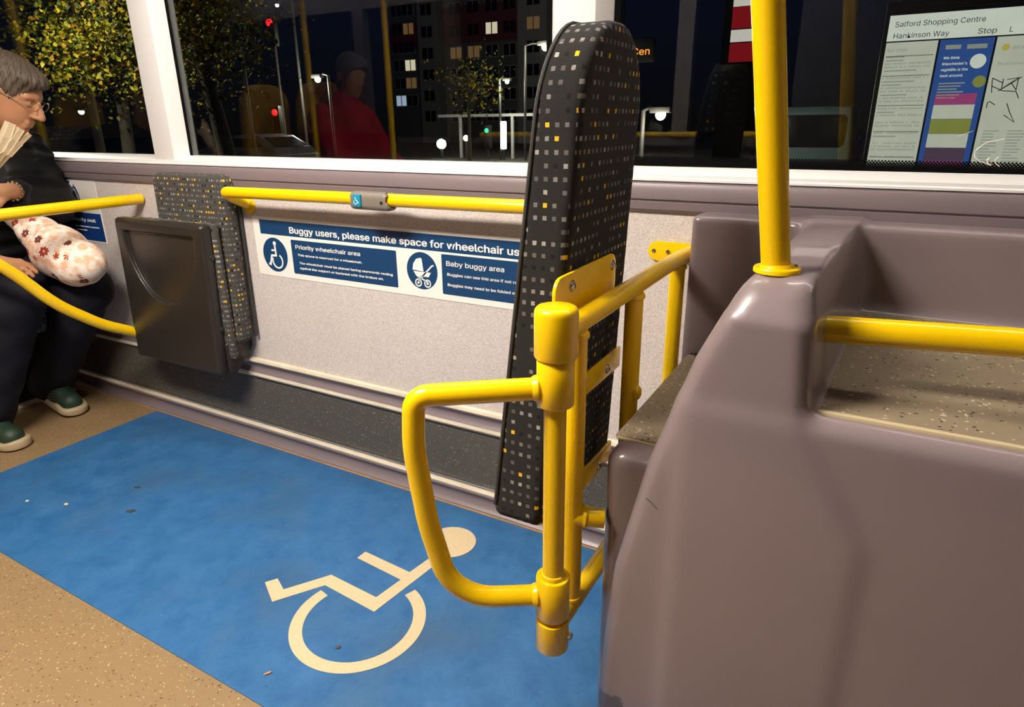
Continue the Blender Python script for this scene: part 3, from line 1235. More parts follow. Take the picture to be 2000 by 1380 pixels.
def bell_f(Pw):
    q = Pw - np.array((-1.176, 1.342, 0.9095))
    d = box_sdf(q, (-0.070, -0.021, -0.0265), (0.070, 0.022, 0.0205), 0.015)
    end = cap_sdf(q, (0.057, 0, 0.001), (0.095, 0, 0.001), 0.0178)
    end2 = cap_sdf(q, (-0.100, 0, -0.0005), (-0.066, 0, -0.0005), 0.0178)
    return smax(smax(d, -end, 0.004), -end2, 0.004)


bell = sdf_mesh('bell_push', lambda q: bell_f(q + np.array(o6)), np.array((-1.27, 1.31, 0.87)) - np.array(o6), np.array((-1.08, 1.38, 0.94)) - np.array(o6), 0.004, M['grey_plastic'], wrl)
bell['label'] = 'grey bell push housing'
b = B(o6)
b.prism(rrect(-1.222, -1.196, 0.8925, 0.924, 0.004), 1.3155, 1.325, 'XZ', bev=0.0012)
btn = b.build('button', M['teal'], bell)
btn['label'] = 'teal button with a wheelchair symbol'
b = B(o6)
stroke(b, [(-1.2125, 0.918), (-1.2105, 0.910), (-1.2055, 0.907), (-1.203, 0.901)], 0.0016, 1.3153)
stroke(b, [(-1.2125 + 0.0052 * math.cos(a), 0.9045 + 0.0052 * math.sin(a)) for a in np.linspace(2.4, 6.1, 14)], 0.0013, 1.3153)
b.build('wheelchair_symbol', M['sign_text'], btn, sm=None)
b = B(o6)
b.lathe([(0.0, 0.0), (0.0045, 0.0), (0.0045, -0.0015), (0.0, -0.0015)], (-1.130, 1.3215, 0.905), 'Y', 16)
b.build('screw', M['black_plastic'], bell)

# ================================================================ BUGGY / WHEELCHAIR SIGN
sg = thing('wheelchair_buggy_sign', 'wide white and navy sign asking buggy users to make space', 'sign', (-1.15, W, 0.74))
o7 = Vector((-1.15, W, 0.74))
SY = W - 0.0016


def sb(name, mat, fn, y0, y1, parent=sg, offv=o7):
    b = B(offv)
    for poly in fn:
        b.prism(poly, y0, y1, 'XZ')
    return b.build(name, M[mat], parent, sm=None)


sb('plate', 'sign_white', [rrect(-1.752, -0.545, 0.638, 0.826, 0.008)], SY, W + 0.001)
sb('header_band', 'sign_navy', [[(-1.722, 0.7715), (-0.56, 0.7715), (-0.56, 0.8165), (-1.722, 0.8165)]], SY - 0.0003, SY)
p1 = sb('text_panel', 'sign_navy', [rrect(-1.591, -1.176, 0.655, 0.7615, 0.004)], SY - 0.0003, SY)
p2 = sb('text_panel', 'sign_navy', [rrect(-1.021, -0.58, 0.655, 0.7655, 0.004)], SY - 0.0003, SY)
c1 = sb('wheelchair_roundel', 'sign_navy', [circle(-1.6675, 0.7075, 0.0545, 48)], SY - 0.0003, SY)
c2 = sb('buggy_roundel', 'sign_navy', [circle(-1.0885, 0.7125, 0.0525, 48)], SY - 0.0003, SY)
TY = SY - 0.0003


def stext(s, x0, z, cap, width, parent, bold=0.018):
    o = text(s, x0, z, TY, cap, width, M['sign_text'], None, 'lettering', bold)
    o.parent = parent
    o.location = -o7
    return o


stext('Buggy users, please make space for wheelchair users', -1.590, 0.7815, 0.0265, 0.860, sg, 0.026)
stext('Priority wheelchair area', -1.572, 0.7345, 0.0175, 0.262, p1, 0.012)
stext('This space is reserved for a wheelchair.', -1.566, 0.7125, 0.0095, 0.262, p1, 0.012)
stext('The wheelchair must be placed facing rearwards resting', -1.563, 0.6875, 0.0095, 0.370, p1, 0.012)
stext('against the support or backrest with the brakes on.', -1.563, 0.6715, 0.0095, 0.335, p1, 0.012)
stext('Baby buggy area', -1.005, 0.735, 0.0185, 0.180, p2, 0.012)
stext('Buggies can use this area if not required', -1.003, 0.708, 0.0105, 0.256, p2, 0.012)
stext('Buggies may need to be folded on request.', -1.003, 0.6795, 0.0105, 0.272, p2, 0.012)


def wheelchair_icon(cx, cz, s, y, parent, offv, mat='sign_text', flip=False):
    b = B(offv)
    f = -1 if flip else 1

    def q(x, z):
        return (cx + f * x * s, cz + z * s)
    b.prism([q(*p) for p in circle(0.06, 0.70, 0.13, 20)], y - 0.0006, y, 'XZ')
    stroke(b, [q(0.06, 0.56), q(0.08, -0.04), q(-0.30, -0.06), q(-0.48, -0.62), q(-0.62, -0.58)], 0.13 * s, y, 0.0006)
    stroke(b, [q(0.04, 0.28), q(-0.27, 0.26)], 0.11 * s, y, 0.0006)
    stroke(b, [q(0.16 + 0.42 * math.cos(a), -0.38 + 0.42 * math.sin(a)) for a in np.linspace(1.05, -3.6, 30)], 0.10 * s, y, 0.0006)
    return b.build('pictogram', M[mat], parent, sm=None)


wheelchair_icon(-1.668, 0.7075, 0.052, TY, c1, o7)
b = B(o7)
cx, cz, s = -1.0885, 0.7125, 0.052


def q(x, z):
    return (cx + x * s, cz + z * s)


b.prism([q(-0.62, 0.02), q(0.10, -0.02), q(0.10, 0.0), q(0.02, 0.66), q(-0.08, 0.70), q(-0.34, 0.62), q(-0.55, 0.36)], TY - 0.0006, TY, 'XZ')
b.prism([q(-0.56, -0.05), q(0.58, -0.05), q(0.42, -0.30), q(-0.38, -0.30)], TY - 0.0006, TY, 'XZ')
stroke(b, [q(0.78, 0.36), q(0.66, 0.32), q(-0.25, -0.55)], 0.08 * s, TY, 0.0006)
stroke(b, [q(-0.36, -0.28), q(0.36, -0.60)], 0.07 * s, TY, 0.0006)
for wx in (-0.27, 0.33):
    stroke(b, [q(wx + 0.19 * math.cos(a), -0.66 + 0.19 * math.sin(a)) for a in np.linspace(0, 2 * PI, 24, endpoint=False)], 0.07 * s, TY, 0.0006, closed=True)
    b.prism([q(*p) for p in circle(wx, -0.66, 0.07, 14)], TY - 0.0006, TY, 'XZ')
b.build('pictogram', M['sign_text'], c2, sm=None)

# priority seat sign
ps = thing('priority_seat_sign', 'white and blue priority seat sign on the wall behind the seated passenger', 'sign', (-2.75, W, 0.78))
o8 = Vector((-2.75, W, 0.78))
M['sign_blue'] = simple('sign_blue', (0.008, 0.045, 0.20, 1), 0.35)
sb('plate', 'sign_white', [[(-2.90, 0.670), (-2.600, 0.670), (-2.600, 0.906), (-2.90, 0.906)]], SY, W + 0.001, ps, o8)
bd = sb('blue_band', 'sign_blue', [[(-2.895, 0.675), (-2.605, 0.675), (-2.605, 0.782), (-2.895, 0.782)]], TY, SY, ps, o8)
rd = sb('roundel', 'sign_blue', [circle(-2.788, 0.836, 0.066, 40)], TY, SY, ps, o8)
b = B(o8)
b.prism(circle(-2.760, 0.887, 0.011, 18), TY - 0.0006, TY, 'XZ')
b.prism([(-2.773, 0.872), (-2.747, 0.872), (-2.741, 0.838), (-2.748, 0.800), (-2.772, 0.800), (-2.779, 0.838)], TY - 0.0006, TY, 'XZ')
stroke(b, [(-2.771, 0.870), (-2.787, 0.838)], 0.008, TY, 0.0006)
stroke(b, [(-2.749, 0.870), (-2.728, 0.834)], 0.008, TY, 0.0006)
b.build('pictogram', M['sign_text'], rd, sm=None)
for s_, x0, z, cap, wd in (('Priority seat', -2.805, 0.748, 0.019, 0.158), ('for disabled customers, pregnant or', -2.79, 0.726, 0.0068, 0.160), ('less able to stand', -2.79, 0.712, 0.0068, 0.07)):
    o = text(s_, x0, z, TY, cap, wd, M['sign_text'], None, 'lettering', 0.008)
    o.parent = bd
    o.location = -o8

# ================================================================ TIP-UP SEAT
ts = thing('tip_up_seat', 'folded tip-up seat with dark plastic underside and dotted back against the wall', 'seat', (-2.05, 1.36, 0.30))
o9 = np.array((-2.05, 1.36, 0.30))


def tback_f(Pw):
    x, y, z = Pw[..., 0], Pw[..., 1], Pw[..., 2]
    d2 = box_sdf(np.stack([x, z, 0 * x], -1), (-2.158, 0.40, -1), (-1.800, 0.953, 1), 0.035)
    y0 = 1.345 + (z - 0.30) * 0.030
    return extr(d2, y - y0, 0.0, 0.055, 0.018) * 0.95


tb = sdf_mesh('backrest', lambda q: tback_f(q + o9), np.array((-2.20, 1.31, 0.36)) - o9, np.array((-1.75, W + 0.02, 0.98)) - o9, 0.008, M['fabric_seat'], ts, uv=True)
tb['label'] = 'dotted moquette back cushion'
b = B(o9)
b.sweep(fillet([(-1.799, 1.409, 0.42), (-1.797, 1.419, 0.952), (-2.158, 1.419, 0.952), (-2.158, 1.409, 0.42)], 0.035), 0.0045, 8)
b.build('edge_piping', M['piping'], tb)
# folded seat: dotted cushion behind a plastic pan
b = B(o9)
b.box((-2.262, 1.326, 0.352), (-1.822, 1.352, 0.806), 0.012, 3)
b.build('seat_cushion', M['fabric_seat'], ts, uv=True)


def pan_f(Pw):
    x, y, z = Pw[..., 0], Pw[..., 1], Pw[..., 2]
    sh = (0.80 - z) * 0.055           # the pan narrows and slips a little towards the foot
    d = box_sdf(np.stack([x + sh, y, z], -1), (-2.292, 1.288, 0.300), (-1.832, 1.332, 0.806), 0.014)
    # scooped panel: flat at the top, rounded at the bottom
    u, v = x + sh + 2.062, z
    outl = smax(np.sqrt((u / 1.0) ** 2 + ((v - 0.765) / 1.28) ** 2) - 0.185, v - 0.765, 0.006)
    rec = smax(outl, y - 1.3015, 0.002)
    return smax(d, -rec, 0.006)


sp_ = sdf_mesh('seat_pan', lambda q: pan_f(q + o9), np.array((-2.36, 1.26, 0.27)) - o9, np.array((-1.78, 1.36, 0.83)) - o9, 0.0045, M['dark_plastic'], ts)
sp_['label'] = 'dark plastic seat underside with a curved recess'
for x, z in ((-1.838, 0.70), (-1.852, 0.46), (-1.862, 0.355)):
    b = B(o9)
    b.lathe([(0.0, 0.0), (0.010, 0.0), (0.009, 0.004), (0.004, 0.006), (0.0, 0.006)], (x, 1.317, z), 'X', 18)
    b.build('bolt_cap', M['dark_plastic'], sp_)
b = B(o9)
b.prism([(1.318, 0.315), (1.345, 0.300), (W - 0.002, 0.375), (W - 0.002, 0.50), (1.318, 0.405)], -1.853, -1.842, 'YZ', bev=0.002)
b.build('side_bracket', M['dark_plastic'], ts)
b = B(o9)
b.prism([(1.318, 0.315), (1.345, 0.300), (W - 0.002, 0.375), (W - 0.002, 0.50), (1.318, 0.405)], -2.28, -2.27, 'YZ', bev=0.002)
b.build('side_bracket', M['dark_plastic'], ts)
b = B(o9)
b.box((-2.27, 1.36, 0.36), (-1.85, W - 0.002, 0.42), 0.004)
b.build('wall_mount', M['black_plastic'], ts)

# ================================================================ LOOPED PARTITION RAIL AT THE LEFT
pr = thing('partition_rail', 'looped yellow rail standing out from the wall in front of the seated passenger', 'handrail', (-2.32, 1.3, 0.38))
o10 = (-2.32, 1.3, 0.38)
px_ = -2.318
b = B(o10)
loop = [(px_, W - 0.006, 0.853)] + fillet([(px_, 1.36, 0.853), (px_, 0.84, 0.849), (px_, 0.862, 0.775), (px_, 0.965, 0.675), (px_, 1.06, 0.550), (px_, 1.19, 0.445), (px_, 1.305, 0.384), (px_, W - 0.006, 0.335)], [0.036, 0.2, 0.6, 0.5, 0.5, 0.6], 8)
b.sweep(loop, 0.0185, 24)
b.build('loop_tube', M['yellow'], pr)


# ================================================================ PEOPLE
def rot_to(d, up=(0, 0, 1)):
    d = np.array(d, float) / np.linalg.norm(d)
    u = np.array(up, float)
    s = np.cross(d, u)
    s /= np.linalg.norm(s)
    return d, s, np.cross(s, d)


def head_sdf(Pw, c, fwd, s=1.0):
    """head with brow, nose, lips, chin, ears; fwd is where the face looks"""
    f_, r_, u_ = rot_to(fwd)
    q = (Pw - np.array(c)) / s
    L = np.stack([q @ f_, q @ r_, q @ u_], -1)
    d = ell_sdf(L, (-0.012, 0, 0.030), (0.098, 0.076, 0.090))
    d = smin(d, ell_sdf(L, (0.030, 0, -0.040), (0.060, 0.058, 0.075)), 0.03)
    d = smin(d, ell_sdf(L, (0.066, 0, -0.098), (0.022, 0.026, 0.020)), 0.025)
    for sd in (-1, 1):
        d = smin(d, cap_sdf(L, (0.080, 0.012 * sd, 0.026), (0.070, 0.045 * sd, 0.024), 0.011, 0.008), 0.014)
        d = smax(d, -ell_sdf(L, (0.094, 0.031 * sd, 0.006), (0.018, 0.017, 0.010)), 0.012)
        d = smin(d, ell_sdf(L, (0.074, 0.031 * sd, 0.004), (0.011, 0.012, 0.009)), 0.004)
        d = smin(d, ell_sdf(L, (-0.012, 0.077 * sd, -0.008), (0.017, 0.009, 0.032)), 0.006)
    d = smin(d, cap_sdf(L, (0.088, 0, 0.012), (0.112, 0, -0.028), 0.008, 0.013), 0.012)
    for sd in (-1, 1):
        d = smin(d, ell_sdf(L, (0.098, 0.012 * sd, -0.032), (0.012, 0.009, 0.008)), 0.006)
    d = smin(d, cap_sdf(L, (0.086, -0.018, -0.060), (0.086, 0.018, -0.060), 0.0075), 0.006)
    d = smin(d, cap_sdf(L, (0.084, -0.015, -0.073), (0.084, 0.015, -0.073), 0.0085), 0.006)
    return d * s


def hair_sdf(Pw, c, fwd, s=1.0, fringe=0.0, low=-0.06):
    """short hair lying over the skull: swept locks, ears and face left free"""
    f_, r_, u_ = rot_to(fwd)
    q = (Pw - np.array(c)) / s
    L = np.stack([q @ f_, q @ r_, q @ u_], -1)
    d = ell_sdf(L, (-0.014, 0, 0.034), (0.101, 0.081, 0.093))
    d = smin(d, ell_sdf(L, (-0.050, 0, low), (0.052, 0.066, 0.055)), 0.04)
    d = smin(d, ell_sdf(L, (0.055, 0.012, 0.078), (0.045, 0.055, 0.030)), 0.03)
    sw = np.arctan2(L[..., 1] + 0.02, L[..., 0] + 0.03)
    strands = 0.0016 * np.sin(34 * sw + 60 * L[..., 2]) + 0.0016 * np.sin(71 * sw - 90 * L[..., 2] + 3 * np.sin(60 * L[..., 0]))
    face = ell_sdf(L, (0.120, 0, -0.035), (0.092, 0.092, 0.100 - fringe))
    ear = np.minimum(ell_sdf(L, (0.0, 0.085, -0.02), (0.035, 0.03, 0.04)), ell_sdf(L, (0.0, -0.085, -0.02), (0.035, 0.03, 0.04)))
    return smax(smax(d + strands, -face, 0.012), -ear, 0.012) * s * 0.85


def hand_sdf(Pw, wrist, d_, nrm, curl=0.5, thumb=1, s=1.0):
    """palm and five bent fingers from the wrist along d_; nrm points out of the back of the hand"""
    f_ = np.array(d_, float) / np.linalg.norm(d_)
    n_ = np.array(nrm, float)
    n_ = n_ - f_ * (n_ @ f_)
    n_ /= np.linalg.norm(n_)
    t_ = np.cross(n_, f_) * thumb
    w0 = np.array(wrist, float)

    def P3(a, b, c):
        return w0 + s * (f_ * a + t_ * b + n_ * c)
    d = cap_sdf(Pw, P3(0.0, 0, 0), P3(0.035, 0, 0), 0.022 * s, 0.021 * s)
    for k, b in enumerate((0.027, 0.009, -0.009, -0.026)):
        d = smin(d, cap_sdf(Pw, P3(0.018, b * 0.55, 0), P3(0.082, b, 0.002), 0.014 * s, 0.0105 * s), 0.012 * s)
    for k, (b, ln) in enumerate(((0.029, 0.070), (0.0095, 0.078), (-0.010, 0.073), (-0.028, 0.058))):
        a0 = P3(0.083, b, 0.002)
        ang = 0.0
        for j, fr in enumerate((0.46, 0.31, 0.23)):
            ang += curl * (0.75 if j == 0 else 1.0)
            dv = f_ * math.cos(ang) - n_ * math.sin(ang)
            a1 = a0 + dv * ln * fr * s
            d = smin(d, cap_sdf(Pw, a0, a1, (0.0094 - 0.0008 * j) * s, (0.0088 - 0.0009 * j) * s), 0.004 * s)
            a0 = a1
    a0 = P3(0.022, 0.022, -0.006)
    for j, (df, dt, dn, ln, r0) in enumerate(((0.62, 0.66, -0.25, 0.042, 0.0125), (0.86, 0.30, -0.42, 0.032, 0.0105), (0.88, 0.05, -0.48, 0.026, 0.0092))):
        a1 = a0 + s * ln * (f_ * df + t_ * dt + n_ * dn)
        d = smin(d, cap_sdf(Pw, a0, a1, r0 * s, r0 * 0.9 * s), 0.007 * s)
        a0 = a1
    return d


def chain(Pw, pts, rs, k=0.02):
    d = None
    for i in range(len(pts) - 1):
        c = cap_sdf(Pw, pts[i], pts[i + 1], rs[i], rs[i + 1])
        d = c if d is None else smin(d, c, k)
    return d


def skin_mat(name, col):
    kk = NT(name)
    nz = kk.noise(28, 4.0)
    kk.set(kk.mix(nz.outputs[0], tuple(c * 0.85 for c in col[:3]) + (1,), tuple(min(1, c * 1.12) for c in col[:3]) + (1,)), 0.5, spec=0.35)
    kk.b.inputs['Subsurface Weight'].default_value = 0.12
    kk.b.inputs['Subsurface Radius'].default_value = (0.012, 0.005, 0.003)
    kk.bump(kk.noise(160, 3.0).outputs[0], 0.15, 0.001)
    return kk.m


def cloth_mat(name, col, fold=16, strength=0.5, rough=0.8):
    kk = NT(name)
    nz = kk.noise(fold, 4.0)
    kk.set(kk.mix(nz.outputs[0], tuple(c * 0.75 for c in col[:3]) + (1,), tuple(c * 1.25 for c in col[:3]) + (1,)), rough, spec=0.25)
    kk.bump(nz.outputs[0], strength, 0.01)
    return kk.m


M['skin'] = skin_mat('warm_skin', (0.52, 0.25, 0.13, 1))
M['hair_grey'] = simple('grey_brown_hair', (0.085, 0.062, 0.042, 1), 0.6, vary=0.35, bump=(90, 0.6, 0.003))
M['jacket'] = cloth_mat('black_quilted_jacket', (0.0075, 0.0075, 0.0080, 1), 18, 0.5, 0.55)
M['trousers'] = cloth_mat('navy_trousers', (0.0095, 0.0095, 0.016, 1), 12, 0.6)
M['shoe_green'] = simple('dark_green_shoe', (0.014, 0.035, 0.018, 1), 0.55, vary=0.2)
M['shoe_sole'] = simple('cream_sole', (0.42, 0.33, 0.20, 1), 0.55, vary=0.15)
M['gold'] = simple('bracelet_metal', (0.75, 0.66, 0.45, 1), 0.25, metal=1.0)

NP = np.array


def shoe(parent, toe, heel, lift=0.0, off_=(0, 0, 0)):
    """trainer from heel to toe, resting on its toe"""
    toe, heel = NP(toe, float), NP(heel, float)
    f_ = (toe - heel) / np.linalg.norm(toe - heel)
    L = np.linalg.norm(toe - heel)
    side = np.cross(f_, (0, 0, 1.0))
    side /= np.linalg.norm(side)
    up = np.cross(side, f_)
    of = NP(off_)

    def loc(Pw):
        q = Pw + of - heel
        return np.stack([q @ f_, q @ side, q @ up], -1)

    def width(x):
        t = np.clip(x / L, 0, 1)
        return 0.034 + 0.018 * np.sin(np.clip((t - 0.15) / 0.85, 0, 1) * PI) ** 0.8

    def sole_f(Pw):
        q = loc(Pw)
        wv = 0.004 * np.sin(q[..., 0] * 75)
        d2 = cap_sdf(NP((1, 1, 0)) * q, (0.040, 0, 0), (L - 0.052, 0, 0), 0.041, 0.052)
        return extr(d2, q[..., 2], 0.0, 0.033 + wv, 0.010) * 0.9

    def upper_f(Pw):
        q = loc(Pw)
        d = cap_sdf(q, (0.045, 0, 0.055), (L - 0.060, 0, 0.036), 0.043, 0.040)
        d = smin(d, cap_sdf(q, (0.050, 0, 0.05), (0.055, 0, 0.105), 0.042, 0.036), 0.03)
        d = smin(d, cap_sdf(q, (0.08, 0, 0.085), (L * 0.55, 0, 0.062), 0.035, 0.030), 0.03)
        return smax(d, 0.012 - q[..., 2], 0.006)
    lo = np.minimum(toe, heel) - 0.09 - of
    hi = np.maximum(toe, heel) + NP((0.09, 0.09, 0.17)) - of
    up_ = sdf_mesh('shoe', upper_f, lo, hi, 0.006, M['shoe_green'], parent)
    up_['label'] = 'dark green trainer with a cream sole'
    sdf_mesh('sole', sole_f, lo, hi, 0.006, M['shoe_sole'], up_)
    b = B(off_)
    for t in (0.42, 0.52, 0.62):
        c = heel + f_ * L * t + up * (0.093 - 0.055 * (t - 0.42) / 0.3)
        b.sweep([c - side * 0.028 - up * 0.012, c + up * 0.003, c + side * 0.028 - up * 0.012], 0.0032, 8)
    b.build('laces', M['shoe_green'], up_)
    return up_


pp = thing('person', 'seated person in black jacket, navy trousers and green trainers at the left edge', 'person', (-2.98, 1.18, 0.45))
OP = NP((-2.98, 1.18, 0.45))
HC = NP((-2.612, 1.215, 1.208))
HF = NP((0.66, 0.52, -0.50))
hipL, hipR = NP((-2.98, 1.28, 0.560)), NP((-2.98, 1.08, 0.560))
kneeL, kneeR = NP((-2.525, 1.262, 0.535)), NP((-2.53, 1.03, 0.540))
ankL, ankR = NP((-2.860, 1.225, 0.120)), NP((-2.745, 0.950, 0.112))
shL, shR = NP((-2.86, 1.325, 1.005)), NP((-2.84, 1.00, 1.005))
elL, elR = NP((-2.735, 1.315, 0.835)), NP((-2.86, 0.93, 0.745))
wrL, wrR = NP((-2.610, 1.150, 0.893)), NP((-2.600, 1.035, 0.672))
neck0, neck1 = NP((-2.775, 1.18, 1.04)), NP((-2.655, 1.205, 1.145))


def person_body(Pw):
    Pw = Pw + OP
    d = head_sdf(Pw, HC, HF)
    d = smin(d, cap_sdf(Pw, neck0, neck1, 0.060, 0.052), 0.03)
    d = smin(d, chain(Pw, [NP((-2.98, 1.18, 0.56)), NP((-2.93, 1.18, 0.80)), NP((-2.83, 1.18, 0.98))], [0.145, 0.135, 0.125], 0.05), 0.05)
    for sh, el, wr_ in ((shL, elL, wrL), (shR, elR, wrR)):
        d = smin(d, chain(Pw, [neck0, sh, el, wr_], [0.05, 0.052, 0.040, 0.026]), 0.03)
    for h_, k_, a_ in ((hipL, kneeL, ankL), (hipR, kneeR, ankR)):
        d = smin(d, chain(Pw, [h_, k_, a_], [0.085, 0.058, 0.040]), 0.03)
        d = smin(d, cap_sdf(Pw, a_, a_ + NP((0.10, 0.0, -0.070)), 0.032, 0.018), 0.02)
    d = smin(d, hand_sdf(Pw, wrL, NP((-0.25, -1.0, 0.10)), (0.55, 0.0, 0.8), 0.75, 1), 0.01)
    d = smin(d, hand_sdf(Pw, wrR, NP((0.95, 0.18, -0.12)), (0.0, -0.25, 1.0), 0.28, 1), 0.01)
    return d


body = sdf_mesh('body', person_body, NP((-3.2, 0.78, 0.0)) - OP, NP((-2.40, 1.42, 1.36)) - OP, 0.006, M['skin'], pp)
sdf_mesh('hair', lambda q: hair_sdf(q + OP, HC, HF, 1.0, 0.0, -0.03), NP((-2.80, 1.08, 1.08)) - OP, NP((-2.45, 1.35, 1.36)) - OP, 0.0035, M['hair_grey'], body)


def jacket_f(Pw):
    Pw = Pw + OP
    d = chain(Pw, [NP((-2.99, 1.18, 0.58)), NP((-2.93, 1.18, 0.80)), NP((-2.82, 1.18, 0.985))], [0.185, 0.180, 0.165], 0.06)
    d = smin(d, cap_sdf(Pw, NP((-2.80, 1.18, 1.03)), NP((-2.725, 1.19, 1.095)), 0.085, 0.075), 0.03)
    for sh, el, wr_ in ((shL, elL, wrL), (shR, elR, wrR)):
        we = wr_ + (el - wr_) * 0.12
        d = smin(d, chain(Pw, [sh, el, we], [0.092, 0.082, 0.052], 0.03), 0.04)
    # quilting rings
    d = d + 0.0045 * np.sin(Pw[..., 2] * 105 + 2.0 * np.sin(Pw[..., 1] * 9))
    hd = cap_sdf(Pw, HC, HC + NP((0.05, 0, -0.03)), 0.10)
    d = smax(d, Pw[..., 1] - (W - 0.006), 0.008)
    for wr_, el, dv in ((wrL, elL, None), (wrR, elR, None)):
        ax = (wr_ - el) / np.linalg.norm(wr_ - el)
        loc = Pw - (wr_ + (el - wr_) * 0.10)
        cut = smax(smax(loc @ ax * -1.0, np.linalg.norm(loc, axis=-1) - 0.10, 0.01), -0.0 * loc[..., 0] - 1, 0.01)
        d = smax(d, -cut, 0.006)
    return d * 0.85


sdf_mesh('jacket', jacket_f, NP((-3.2, 0.80, 0.36)) - OP, NP((-2.52, 1.46, 1.22)) - OP, 0.008, M['jacket'], pp)


def trouser_f(Pw):
    Pw = Pw + OP
    d = smax(cap_sdf(Pw, hipL, hipR, 0.130), 0.456 - Pw[..., 2], 0.02)
    for h_, k_, a_, s_ in ((hipL, kneeL, ankL, 0.0), (hipR, kneeR, ankR, 1.0)):
        hem = a_ - (k_ - a_) * 0.09
        d = smin(d, chain(Pw, [h_, k_, hem], [0.115, 0.088, 0.076], 0.03), 0.03)
        ax = (a_ - k_) / np.linalg.norm(a_ - k_)
        d = smax(d, smin((Pw - hem) @ ax - 0.0, 1.0 + 0 * Pw[..., 0], 0.01) - 1e3 * (np.linalg.norm(Pw - hem, axis=-1) > 0.22), 0.008)
    d = d + 0.003 * np.sin(Pw[..., 0] * 40 + Pw[..., 2] * 30) * np.sin(Pw[..., 1] * 35)
    return d * 0.85


sdf_mesh('trousers', trouser_f, NP((-3.2, 0.82, 0.04)) - OP, NP((-2.40, 1.42, 0.72)) - OP, 0.008, M['trousers'], pp)
shoe(pp, (-2.690, 1.222, 0.003), (-2.955, 1.215, 0.055), off_=OP)
shoe(pp, (-2.575, 0.962, 0.003), (-2.850, 0.925, 0.006), off_=OP)
b = B(OP)
ax = Vector(wrL - elL).normalized()
cen = Vector(wrL) - ax * 0.004
n1 = ax.orthogonal().normalized()
n2 = ax.cross(n1)
for k in range(14):
    a = 2 * PI * k / 14
    t = bmesh.new()
    bmesh.ops.create_icosphere(t, subdivisions=1, radius=0.0055)
    b.add(t, Matrix.Translation(cen + (n1 * math.cos(a) + n2 * math.sin(a)) * 0.031))
b.build('bracelet', M['gold'], pp)['label'] = 'beaded metal bracelet'

# spectacles resting on the nose
f_, r_, u_ = rot_to(HF)


def HL(a, bb, c):
    return Vector(HC + f_ * a + r_ * bb + u_ * c)


b = B(OP)
for sd in (-1, 1):
    b.sweep([HL(0.100, sd * (0.031 + 0.021 * math.cos(t)), 0.004 + 0.016 * math.sin(t)) for t in np.linspace(0, 2 * PI, 20)], 0.0013, 6, caps=False)
    b.sweep([HL(0.100, sd * 0.052, 0.008), HL(0.090, sd * 0.074, 0.008), HL(-0.005, sd * 0.082, 0.008)], 0.0014, 6)
b.sweep([HL(0.100, -0.010, 0.008), HL(0.106, 0, 0.011), HL(0.100, 0.010, 0.008)], 0.0013, 6)
b.build('spectacles', M['gold'], pp)

# floral bag resting on the lap
bag = thing('floral_bag', 'cream cloth bag with red and brown flowers hanging from the seated person\'s hand', 'bag', (-2.45, 1.2, 0.6))
OB = NP((-2.45, 1.2, 0.6))


def floral_mat():
    k = NT('floral_cotton')
    v = k.n('ShaderNodeTexVoronoi')
    v.inputs['Scale'].default_value = 24
    k.l(k.obj(), v.inputs['Vector'])
    sp = k.n('ShaderNodeSeparateColor')
    k.l(v.outputs['Color'], sp.inputs[0])
    dv = k.n('ShaderNodeVectorMath', operation='SUBTRACT')
    sc = k.n('ShaderNodeVectorMath', operation='SCALE')
    k.l(k.obj(), sc.inputs[0])
    sc.inputs['Scale'].default_value = 1.0
    k.l(sc.outputs[0], dv.inputs[0])
    k.l(v.outputs['Position'], dv.inputs[1])
    s3 = k.n('ShaderNodeSeparateXYZ')
    k.l(dv.outputs[0], s3.inputs[0])
    an = k.math('ARCTAN2', s3.outputs[2], s3.outputs[0])
    pet = k.math('MULTIPLY_ADD', k.math('COSINE', k.math('MULTIPLY', an, 8.0)), 0.065, 0.36)
    d = v.outputs['Distance']
    flower = k.math('MULTIPLY', k.math('LESS_THAN', d, pet), k.math('GREATER_THAN', d, 0.10))
    eye = k.math('LESS_THAN', d, 0.045)
    fc = k.ramp(sp.outputs[0], [(0.0, s2l(172, 62, 45)), (0.22, s2l(172, 62, 45)), (0.24, s2l(110, 62, 52)), (0.40, s2l(110, 62, 52)), (0.42, s2l(224, 176, 140)), (0.75, s2l(224, 176, 140)), (0.78, s2l(232, 214, 196)), (1, s2l(226, 200, 172))])
    nz = k.noise(45, 4.0)
    base = k.mix(k.ramp(nz.outputs[0], [(0.42, (0, 0, 0)), (0.62, (1, 1, 1))]), s2l(238, 226, 214), s2l(226, 178, 146))
    c = k.mix(flower, base, fc)
    c = k.mix(eye, c, s2l(70, 35, 25))
    k.set(c, 0.85, spec=0.2)
    k.bump(k.noise(22, 3.0).outputs[0], 0.4, 0.006)
    return k.m


M['floral'] = floral_mat()
BP = [NP((-2.80, 1.175, 0.845)), NP((-2.70, 1.185, 0.795)), NP((-2.60, 1.195, 0.74)), NP((-2.50, 1.20, 0.685)), NP((-2.425, 1.205, 0.650))]


def bag_f(Pw):
    Pw = Pw + OB
    d = chain(Pw, BP, [0.013, 0.030, 0.058, 0.086, 0.080], 0.03)
    d = smin(d, ell_sdf(Pw, (-2.39, 1.215, 0.655), (0.080, 0.066, 0.068)), 0.03)
    fold = 0.006 * np.sin((Pw[..., 1] * 90 + (Pw[..., 2] + 0.55 * Pw[..., 0]) * 60)) * np.clip((-2.52 - Pw[..., 0]) / 0.18, 0.15, 1)
    return (d + fold) * 0.85


